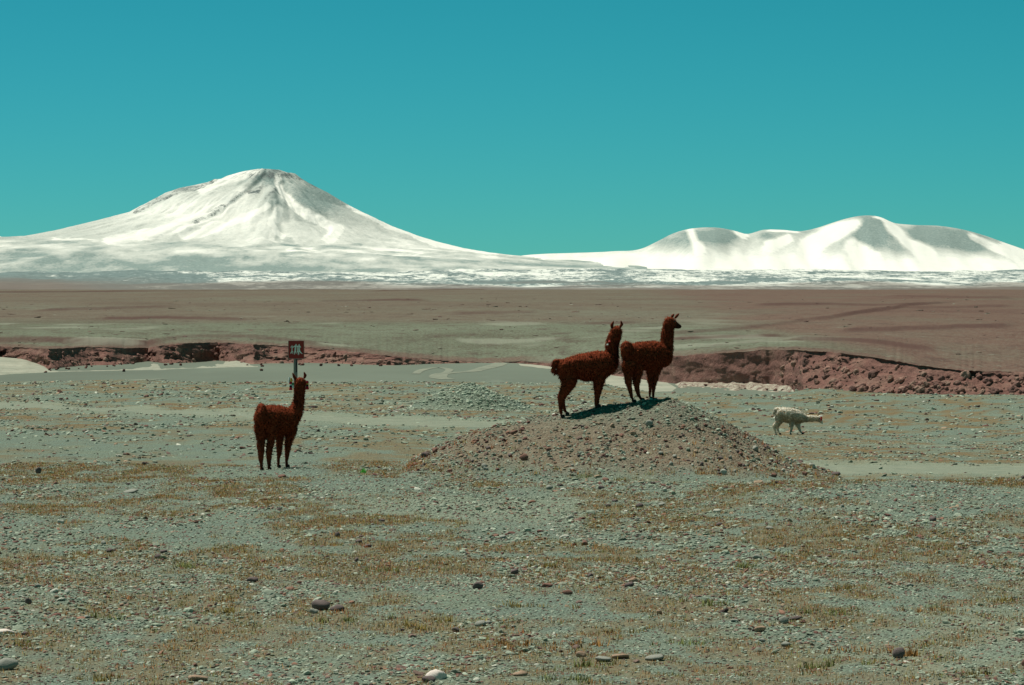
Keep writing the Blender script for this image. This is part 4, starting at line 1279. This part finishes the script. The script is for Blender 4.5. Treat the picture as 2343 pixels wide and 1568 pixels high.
    u1 = np.sqrt(r_.uniform(0, 1, n_strand)); u2 = r_.uniform(0, 1, n_strand)
    pt = A[ti] * (1 - u1)[:, None] + B[ti] * (u1 * (1 - u2))[:, None] + C[ti] * (u1 * u2)[:, None]
    nn = cr[ti] / (np.linalg.norm(cr[ti], axis=1)[:, None] + 1e-9)
    ww = w[tri[ti, 0]]
    ln = fur_len * r_.uniform(0.5, 1.25, n_strand) * (0.12 + 0.88 * ww)
    curl = r_.normal(0, 0.55, (n_strand, 3))
    d1 = nn * 0.45 + curl * 0.55 + np.array([0, 0, -0.55]); d1 /= np.linalg.norm(d1, axis=1)[:, None]
    d2 = nn * 0.30 + curl * 0.7 + np.array([0, 0, -0.8]); d2 /= np.linalg.norm(d2, axis=1)[:, None]
    side = np.cross(d1, r_.normal(0, 1, (n_strand, 3))); side /= np.linalg.norm(side, axis=1)[:, None] + 1e-9
    wd = 0.005 * r_.uniform(0.6, 1.3, n_strand)
    wild = np.arange(n_strand) < n_strand // 6                    # a few longer stray hairs for a fuzzy outline
    dw = nn * 0.9 + curl * 0.5 + np.array([0, 0, -0.3]); dw /= np.linalg.norm(dw, axis=1)[:, None]
    d1 = np.where(wild[:, None], dw, d1); ln = np.where(wild, ln * 1.5, ln); wd = np.where(wild, wd * 0.5, wd)
    p0 = pt - nn * 0.004; p1 = pt + d1 * (ln * 0.55)[:, None]; p2 = p1 + d2 * (ln * 0.5)[:, None]
    V = np.stack([p0 - side * wd[:, None], p0 + side * wd[:, None], p1 + side * (wd * .8)[:, None], p1 - side * (wd * .8)[:, None], p2], 1).reshape(-1, 3)
    b0 = np.arange(n_strand)[:, None] * 5
    Ft = np.concatenate([b0 + np.array([[0, 1, 2]]), b0 + np.array([[0, 2, 3]]), b0 + np.array([[3, 2, 4]])], 0)
    fl = mesh_obj('fleece', V, Ft, LOCK_CREAM if fur is FUR_CREAM else LOCK_BROWN, root)
    sn_ = nn + r_.normal(0, 0.16, (n_strand, 3)); sn_ /= np.linalg.norm(sn_, axis=1)[:, None]
    set_normals(fl, np.repeat(sn_, 5, 0))
    tv = tintv[tri[ti, 0]] * r_.uniform(0.92, 1.08, (n_strand, 1))
    add_attr(fl, np.repeat(tv, 5, 0), 'tint')
    # ears: cupped, curved leaf shapes
    for pts, wid in ears:
        c = [L(*p) for p in pts]
        n1, n2 = 9, 7
        V = []; 
        for i in range(n1):
            t_ = i / (n1 - 1)
            k = t_ * (len(c) - 1); a_ = min(int(k), len(c) - 2)
            p = c[a_].lerp(c[a_ + 1], k - a_)
            wdt = wid * px_m * math.sin(math.pi * (0.18 + 0.80 * t_)) ** 0.8
            ax = (c[-1] - c[0]).normalized()
            sd = ax.cross(Vector((0, 1, 0))).normalized()
            for j in range(n2):
                s_ = j / (n2 - 1) * 2 - 1
                V.append(p + sd * (s_ * wdt) + Vector((0, 1, 0)) * (-wdt * 0.9 * (1 - s_ * s_) + 0.3 * wdt))
            for j in range(n2):
                s_ = 1 - j / (n2 - 1) * 2
                V.append(p + sd * (s_ * wdt * 0.86) + Vector((0, 1, 0)) * (-wdt * 0.62 * (1 - s_ * s_) + 0.34 * wdt))
        m_ = 2 * n2
        Fc = []
        for i in range(n1 - 1):
            for j in range(m_):
                Fc.append([i * m_ + j, i * m_ + (j + 1) % m_, (i + 1) * m_ + (j + 1) % m_, (i + 1) * m_ + j])
        Fc.append(list(range(m_))[::-1]); Fc.append([(n1 - 1) * m_ + j for j in range(m_)])
        e = mesh_obj('ear', [tuple(v) for v in V], Fc, fur, root, True)
        add_attr(e, np.ones((len(V), 3)) * (0.95 if fur is FUR_CREAM else 0.7), 'tint')
    # feet: two toed pads
    if hoof:
        for (fx, fy, fz, fr_, yaw) in foot_pts:
            bm = bmesh.new()
            dx, dy = math.cos(yaw), math.sin(yaw)
            for sgn in (-1, 1):
                m = Matrix.Translation((fx + dx * fr_ * 0.9 - dy * sgn * fr_ * 0.5, fy + dy * fr_ * 0.9 + dx * sgn * fr_ * 0.5, fz + 0.022)) @ Matrix.Rotation(yaw, 4, 'Z') @ Matrix.Diagonal((fr_ * 1.35, fr_ * 0.55, 0.034, 1))
                bmesh.ops.create_icosphere(bm, subdivisions=2, radius=1.0, matrix=m)
            me = bpy.data.meshes.new('foot'); bm.to_mesh(me); bm.free()
            me.materials.append(M_HOOF)
            f_ = bpy.data.objects.new('foot', me); COL.objects.link(f_); f_.parent = root
    return root, L

def eye(root, p, r):
    bm = bmesh.new(); bmesh.ops.create_icosphere(bm, subdivisions=2, radius=r, matrix=Matrix.Translation(p))
    me = bpy.data.meshes.new('eye'); bm.to_mesh(me); bm.free(); me.materials.append(M_EYE)
    o = bpy.data.objects.new('eye', me); COL.objects.link(o); o.parent = root

def tassel(root, p, parts):
    """a woollen ear tassel: cord and bands of coloured wool, bundles of strands"""
    cord = None
    z = 0.0
    first = None
    for (ln, rad, mat) in parts:
        r_ = np.random.default_rng(int(abs(p.x) * 1000) + int(z * 999))
        n = 26
        V = []; Fc = []
        for k in range(n):
            a = r_.uniform(0, 6.28); q = math.sqrt(r_.uniform()) * rad
            x0, y0 = math.cos(a) * q * 0.6, math.sin(a) * q * 0.6
            x1, y1 = math.cos(a) * q * 1.1, math.sin(a) * q * 1.1
            w = 0.007
            b = len(V)
            for (x, y, zz) in ((x0, y0, -z), (x1, y1, -z - ln * r_.uniform(0.9, 1.1))):
                V += [p + Vector((x - w, y, zz)), p + Vector((x + w * .5, y + w, zz)), p + Vector((x + w * .5, y - w, zz))]
            Fc += [[b, b + 1, b + 4, b + 3], [b + 1, b + 2, b + 5, b + 4], [b + 2, b, b + 3, b + 5], [b, b + 2, b + 1], [b + 3, b + 4, b + 5]]
        o = mesh_obj('ear_tassel' if first is None else 'wool_band', [tuple(v) for v in V], Fc, mat, root if first is None else first)
        if first is None: first = o
        z += ln * 0.96
    return first

# --- left llama, seen from behind, facing away to the right
k = 59.4 / 13778 / 2.903
p = px2w(676 - 12, 1078, 59.4)
def foot_org(cx_photo, D): return ((cx_photo * 0.6049 - CX) * D / F)
ox = 360
wx = foot_org(900 + ox / 2.903, 59.4)
la, L = llama('llama', 'reddish brown llama with colourful ear tassels standing alone before the signpost', k, (ox, 1512), 59.4, (wx, 59.4),
    chains=[[(300, 930, 130, 0, .95), (340, 945, 152, 140, .95), (392, 962, 168, 300, .95), (465, 972, 152, 460), (530, 960, 112, 560)],
            [(520, 960, 118, 560), (588, 900, 86, 590), (628, 780, 64, 610), (641, 660, 60, 615), (648, 570, 63, 620)]],
    muzzle=[(648, 565, 64, 620), (652, 570, 56, 700), (654, 590, 38, 790)],
    tail=[(262, 815, 50, -90), (262, 880, 46, -150), (268, 950, 36, -160), (272, 990, 22, -150)],
    feet=[[(250, 1030, 78, 10), (246, 1170, 46, 10), (252, 1290, 40, -25), (250, 1370, 34, -10), (254, 1440, 21, 0), (255, 1500, 18, 0, 1.2)],
          [(362, 1050, 78, 30), (356, 1180, 43, 30), (340, 1300, 40, 0), (338, 1380, 32, 10), (338, 1440, 22, 15), (338, 1500, 19, 15, 1.2)],
          [(425, 1130, 52, 520), (420, 1250, 38, 520), (416, 1340, 32, 525), (408, 1400, 22, 530), (405, 1490, 17, 530, 0.9)],
          [(545, 1080, 70, 560), (528, 1180, 48, 560), (510, 1280, 36, 560), (502, 1370, 29, 565), (496, 1430, 21, 565), (497, 1490, 19, 565, 0.9)]],
    ears=[([(606, 535, 625), (580, 500, 622), (558, 450, 620)], 17), ([(692, 515, 625), (702, 478, 622), (688, 440, 620)], 17)],
    fur=FUR_BROWN, head_c=(648, 565, 640), head_r=75, dark_r=0.55, seed=201, fur_len=0.030)
tassel(la, L(543, 512, 605), [(0.055, 0.026, M_YEL), (0.04, 0.024, M_RED), (0.03, 0.022, M_WHITE), (0.025, 0.022, M_BLACK), (0.05, 0.026, M_RED)])
tassel(la, L(524, 500, 612), [(0.05, 0.022, M_WHITE), (0.045, 0.018, M_WHITE)])
tassel(la, L(568, 560, 600), [(0.04, 0.02, M_GREEN), (0.05, 0.02, M_WHITE)])
tassel(la, L(727, 540, 600), [(0.035, 0.02, M_RED), (0.03, 0.02, M_YEL), (0.03, 0.02, M_BLACK), (0.05, 0.026, M_RED)])

# --- llama on the heap, side view, head turned away
k = 60.0 / 13778 / 3.732
ox = 480
wx = foot_org(2060 + ox / 3.732, 60.0)
lb, L = llama('llama', 'brown llama standing broadside on the heap with its head turned away', k, (ox, 1395), 60.0, (wx, 60.0),
    chains=[[(310, 775, 148, -40, 1.0), (440, 738, 160, 0, 1.05), (600, 748, 205, 40, 1.0), (750, 735, 212, 80, 1.0), (860, 705, 172, 110, 1.0), (925, 680, 128, 130, 1.0)],
            [(900, 690, 135, 120, .85), (955, 600, 98, 140), (952, 480, 96, 150), (962, 400, 96, 150), (990, 320, 92, 150), (1012, 255, 82, 150)],
            [(330, 860, 140, -70, .7), (345, 950, 100, -90, .8)], [(340, 860, 130, 50, .7), (350, 950, 95, 60, .8)]],
    muzzle=[(1010, 250, 78, 150), (1020, 258, 66, 260), (1024, 280, 44, 370)],
    tail=[(215, 672, 42, -40), (150, 680, 46, -45), (118, 730, 36, -50), (122, 800, 30, -50), (145, 850, 22, -50)],
    feet=[[(345, 950, 98, -90), (285, 1080, 74, -95), (222, 1175, 50, -100), (220, 1270, 38, -100), (225, 1360, 30, -100), (232, 1430, 24, -100, 0.1)],
          [(355, 960, 92, 60), (290, 1090, 68, 60), (246, 1190, 46, 60), (262, 1290, 33, 60), (285, 1370, 26, 60), (300, 1430, 22, 60, 0.1)],
          [(760, 920, 88, -20), (752, 1020, 66, -25), (748, 1100, 52, -25), (735, 1190, 40, -25), (727, 1280, 33, -25), (722, 1340, 27, -25, 0.1)],
          [(775, 920, 84, 190), (762, 1020, 62, 190), (755, 1100, 48, 190), (748, 1190, 38, 190), (742, 1280, 31, 190), (742, 1340, 25, 190, 0.1)]],
    ears=[([(952, 215, 140), (950, 160, 140), (975, 104, 140)], 24), ([(1060, 205, 140), (1092, 150, 140), (1078, 96, 140)], 22)],
    fur=FUR_BROWN, head_c=(1010, 250, 170), head_r=90, dark_r=0.5, seed=211)
tassel(lb, L(915, 375, 45), [(0.03, 0.018, M_CORAL)])
tassel(lb, L(888, 425, 50), [(0.022, 0.014, M_WHITE)])

# --- llama on the heap, three quarter view from behind, head in profile
k = 60.3 / 13778 / 3.92
ox = 380
wx = foot_org(2330 + ox / 3.92, 60.3)
lc, L = llama('llama', 'brown llama on top of the heap with its dark face in profile to the right', k, (ox, 1390), 60.3, (wx, 60.3),
    chains=[[(222, 690, 158, -240, .95), (320, 705, 190, -130, .9), (430, 712, 212, 0, .85), (560, 705, 208, 130, .85), (650, 715, 185, 220, .9), (710, 745, 135, 260)],
            [(690, 700, 150, 240), (750, 610, 108, 255), (762, 500, 96, 260), (768, 400, 92, 265), (785, 300, 90, 270), (802, 225, 80, 275)]],
    muzzle=[(806, 215, 78, 275), (860, 250, 66, 285), (915, 278, 50, 295), (950, 288, 38, 300)],
    tail=[(140, 570, 80, -330), (128, 620, 78, -370), (140, 680, 52, -375), (150, 730, 28, -370)],
    feet=[[(180, 850, 108, -300), (168, 980, 64, -300), (168, 1090, 54, -320), (192, 1190, 40, -310), (212, 1290, 30, -300), (238, 1385, 25, -290, 0.3)],
          [(300, 870, 108, -180), (298, 980, 74, -180), (292, 1090, 58, -190), (300, 1190, 42, -185), (322, 1290, 31, -180), (362, 1395, 26, -170, 0.3)],
          [(520, 900, 78, 150), (506, 1000, 44, 150), (502, 1090, 40, 150), (512, 1180, 28, 150), (505, 1260, 26, 150), (505, 1330, 23, 150, 0.3)],
          [(600, 880, 96, 260), (580, 990, 66, 250), (575, 1080, 55, 245), (565, 1170, 38, 245), (560, 1260, 29, 245), (555, 1340, 25, 245, 0.3)]],
    ears=[([(838, 160, 300), (848, 128, 305), (872, 100, 310)], 22), ([(880, 165, 255), (915, 125, 250), (944, 92, 245)], 20)],
    fur=FUR_BROWN, head_c=(880, 260, 285), head_r=80, dark_r=0.95, seed=221, fur_len=0.034)
eye(lc, L(868, 215, 226), 0.016)

# --- white llama grazing on the lower flat
k = 125.0 / 13778 / 7.32
ox = 850
wx = foot_org(2860 + ox / 7.32, 125.0)
ld, L = llama('llama', 'cream white llama walking with lowered head and red ear tassel', k, (ox, 1195), 125.0, (wx, 125.0),
    chains=[[(690, 608, 168, -20, 1.2), (800, 625, 195, 0, 1.25), (930, 660, 212, 10, 1.25), (1080, 675, 192, 20, 1.2), (1190, 695, 160, 30, 1.1), (1270, 725, 125, 30, 1.1)],
            [(1250, 720, 140, 30, .8), (1370, 740, 92, 20, .85), (1550, 738, 76, 0), (1690, 738, 66, -10)]],
    muzzle=[(1700, 740, 66, -10), (1745, 760, 58, -10), (1785, 815, 46, -10), (1816, 862, 38, -10)],
    tail=[(610, 490, 60, -20), (540, 495, 52, -25), (495, 545, 42, -30), (482, 605, 26, -30)],
    feet=[[(640, 740, 120, -70), (600, 850, 78, -80), (498, 935, 56, -85), (505, 1010, 42, -85), (518, 1090, 30, -85), (528, 1150, 25, -85, 0.1)],
          [(660, 750, 115, 60), (630, 860, 70, 70), (588, 960, 48, 70), (595, 1040, 34, 70), (620, 1110, 26, 70), (645, 1165, 24, 70, 0.1)],
          [(985, 850, 80, -60), (970, 940, 50, -65), (972, 1030, 38, -65), (945, 1110, 27, -65), (930, 1190, 24, -65, 0.1)],
          [(1140, 850, 85, 90), (1165, 940, 55, 95), (1195, 1025, 43, 95), (1232, 1110, 29, 95), (1272, 1190, 24, 95, 0.1)]],
    ears=[([(1725, 690, -35), (1780, 672, -40), (1845, 650, -45)], 26), ([(1720, 700, 25), (1770, 690, 30), (1830, 672, 34)], 22)],
    fur=FUR_CREAM, head_c=(1760, 780, -10), head_r=45, dark_r=0.28, seed=231, fur_len=0.040, n_strand=20000, wool=2.6)
tassel(ld, L(1795, 690, -75), [(0.07, 0.030, M_CORAL), (0.06, 0.028, M_RED)])
eye(ld, L(1752, 735, -66), 0.016)
bmz = L(1818, 864, -10)

# ------------------------------------------------------------------ the signpost
D = 76.0
sx, sy = (677.5 - CX) * D / F, D
sz = float(ground_z(sx, sy))
sg = tag(empty('signpost', (sx, sy, sz)), 'brown square sign with white dancing figures on a grey post', 'sign')
def zpix(py): return CAMZ - (py - HY) * D / F - sz
def xpix(px): return (px - CX) * D / F - sx
def box(bm, x0, x1, y0, y1, z0, z1):
    m = Matrix.Translation(((x0 + x1) / 2, (y0 + y1) / 2, (z0 + z1) / 2)) @ Matrix.Diagonal((x1 - x0, y1 - y0, z1 - z0, 1))
    bmesh.ops.create_cube(bm, size=1.0, matrix=m)
def bm_obj(name, bm, mat, parent):
    me = bpy.data.meshes.new(name); bm.to_mesh(me); bm.free(); me.materials.append(mat)
    o = bpy.data.objects.new(name, me); COL.objects.link(o); o.parent = parent
    return o
N = NT('post_wood', 0.9, 0.1); v_ = N.coord((20, 20, 1.5)); n_ = N.noise(v_, 1.0, 4, 0.6)
M_POST = N.col(N.ramp(n_, [(0.3, (0.20, 0.17, 0.155)), (0.7, (0.33, 0.30, 0.275))]))
bm = bmesh.new()
box(bm, xpix(671.5), xpix(680.2), -0.03, 0.03, -0.25, zpix(790))
bmesh.ops.bevel(bm, geom=bm.edges[:], offset=0.006, segments=2, affect='EDGES')
bm_obj('post', bm, M_POST, sg)
bm = bmesh.new()
box(bm, xpix(676.5), xpix(679.5), -0.034, -0.0305, zpix(852), zpix(816))
bm_obj('post_slot', bm, plain('slot_dark', (0.07, 0.055, 0.06)), sg)
def rounded_plate(x0, x1, z0, z1, r, y0, y1):
    pts = []
    for cx_, cz_, a0 in ((x1 - r, z1 - r, 0), (x0 + r, z1 - r, 90), (x0 + r, z0 + r, 180), (x1 - r, z0 + r, 270)):
        for a in range(0, 91, 15):
            t_ = math.radians(a0 + a); pts.append((cx_ + r * math.cos(t_), cz_ + r * math.sin(t_)))
    bm = bmesh.new()
    f0 = [bm.verts.new((x, y0, z)) for x, z in pts]; f1 = [bm.verts.new((x, y1, z)) for x, z in pts]
    bm.faces.new(f0); bm.faces.new(f1[::-1])
    for i in range(len(pts)): bm.faces.new((f0[i], f1[i], f1[(i + 1) % len(pts)], f0[(i + 1) % len(pts)]))
    bmesh.ops.recalc_face_normals(bm, faces=bm.faces)
    return bm
x0, x1, z0, z1 = xpix(659.3), xpix(696.0), zpix(821.5), zpix(779.5)
plate = bm_obj('sign_plate', rounded_plate(x0, x1, z0, z1, 0.016, -0.048, -0.036), plain('sign_rim', (0.42, 0.32, 0.28), 0.6), sg)
bm_obj('sign_face', rounded_plate(x0 + .008, x1 - .008, z0 + .008, z1 - .008, 0.012, -0.0520, -0.0485), plain('sign_brown', (0.34, 0.035, 0.028), 0.5), plate)
# figures in crop units of the enlarged sign: x 220..615 wide, y 125..585 high
FIG = [[[(305, 250), (306, 300), (304, 350), (302, 410)], 7, 8], [[(262, 305), (285, 288), (306, 284), (330, 300)], 7, 7], [[(302, 405), (280, 430), (264, 465)], 10, 5], [[(302, 405), (330, 415), (320, 470)], 10, 5],
       [[(288, 430), (300, 455)], 6, 4],
       [[(330, 300), (360, 278), (395, 262)], 8, 14], [[(412, 215), (404, 250), (394, 270), (388, 330), (385, 390)], 9, 15], [[(385, 380), (372, 430), (362, 485)], 15, 6], [[(385, 385), (402, 430), (412, 465)], 13, 5],
       [[(400, 262), (430, 275), (450, 262)], 12, 9], [[(452, 262), (436, 300), (440, 350), (448, 400), (432, 430)], 11, 9], [[(446, 395), (462, 430), (466, 500)], 11, 7], [[(466, 450), (496, 480)], 9, 5],
       [[(486, 222), (486, 262), (484, 330), (488, 390)], 10, 20], [[(488, 262), (515, 280), (528, 315)], 12, 6], [[(488, 380), (520, 430), (570, 468)], 20, 6], [[(486, 385), (480, 420), (470, 440)], 14, 7], [[(470, 262), (458, 285), (452, 262)], 8, 6]]
def sx_(cx): return xpix((1060 + cx / 6.817) * 0.6049)
def sz_(cy): return zpix((1270 + cy / 6.817) * 0.6049)
u = 0.6049 / 6.817 * D / F
bm = bmesh.new()
lay = 0
for pts, w0, w1 in FIG:
    q = [Vector((sx_(a), 0, sz_(b))) for a, b in pts]
    rows_ = []
    yy = -0.0545 - lay * 0.0002; lay += 1
    for i, c in enumerate(q):
        d = (q[min(i + 1, len(q) - 1)] - q[max(i - 1, 0)]).normalized()
        nrm = Vector((-d.z, 0, d.x))
        w = (w0 + (w1 - w0) * i / (len(q) - 1)) * u * 1.15
        rows_.append([bm.verts.new(c + nrm * w + Vector((0, yy, 0))), bm.verts.new(c - nrm * w + Vector((0, yy, 0))), bm.verts.new(c - nrm * w + Vector((0, -0.0522, 0))), bm.verts.new(c + nrm * w + Vector((0, -0.0522, 0)))])
    for a, b in zip(rows_[:-1], rows_[1:]):
        for j in range(4): bm.faces.new((a[j], a[(j + 1) % 4], b[(j + 1) % 4], b[j]))
    bm.faces.new(rows_[0][::-1]); bm.faces.new(rows_[-1])
bmesh.ops.recalc_face_normals(bm, faces=bm.faces)
bm_obj('figures', bm, plain('sign_white', (0.85, 0.86, 0.80), 0.6), plate)

# a scrap of bright green litter and larger foreground tufts
p = ground_at_pixel(830, 1083)
v, f, c = tuft_blades(np.array([p[0]]), np.array([p[1]]), np.array([float(ground_z(p[0], p[1]))]), 40, np.array([0.09]), np.array([0.025]), np.array([[0.12, 0.55, 0.08]]))
o = mesh_obj('plant', v, f, M_GRASS); add_attr(o, c, 'tint')
tag(o, 'tiny bright lime green plant left of the earth heap', 'plant')
r = np.random.default_rng(77)
TUFT = [(1455, 1445), (1350, 1522), (1165, 1478), (540, 1405), (270, 1415), (1060, 1425), (1900, 1530), (2080, 1500), (1930, 1350), (1640, 1385), (60, 1480), (780, 1425), (1330, 1478), (2250, 1545), (1700, 1300), (1240, 1300),
        (1890, 1405), (2140, 1400), (1180, 1390), (420, 1300), (1420, 1100), (1340, 1092), (1600, 1085), (930, 1440), (1290, 1560), (230, 1560), (1560, 1475), (1980, 1495), (2300, 1380), (860, 1310)]
for i, (px, py) in enumerate(TUFT):
    p = ground_at_pixel(px, py)
    nn_ = 9
    spread = 0.10 if py > 1300 else 0.07
    xs = p[0] + r.normal(0, spread * 1.3, nn_); ys = p[1] + r.normal(0, spread, nn_)
    c = GC[[2, 3, 0, 2, 3][i % 5]][None].repeat(nn_, 0) * r.uniform(.8, 1.15, (nn_, 1))
    v, f, cc = tuft_blades(xs, ys, ground_z(xs, ys), 16, r.uniform(.03, .075, nn_), np.full(nn_, .03), c)
    o = mesh_obj('grass_tuft', v, f, M_GRASS); add_attr(o, cc, 'tint')
    up = r.normal(0, .5, (len(v), 3)); up[:, 2] = 1.0
    set_normals(o, up / np.linalg.norm(up, axis=1)[:, None])
    kindw = ['ochre green', 'olive green', 'rusty dry', 'ochre green', 'olive green'][i % 5]
    tag(o, kindw + ' grass tuft standing out ' + (where(p[0], p[1]) if p[1] < 55 else 'at the foot of the earth heap'), 'grass tuft', ['ochre green tufts', 'olive green tufts', 'rusty tufts', 'ochre green tufts', 'olive green tufts'][i % 5])
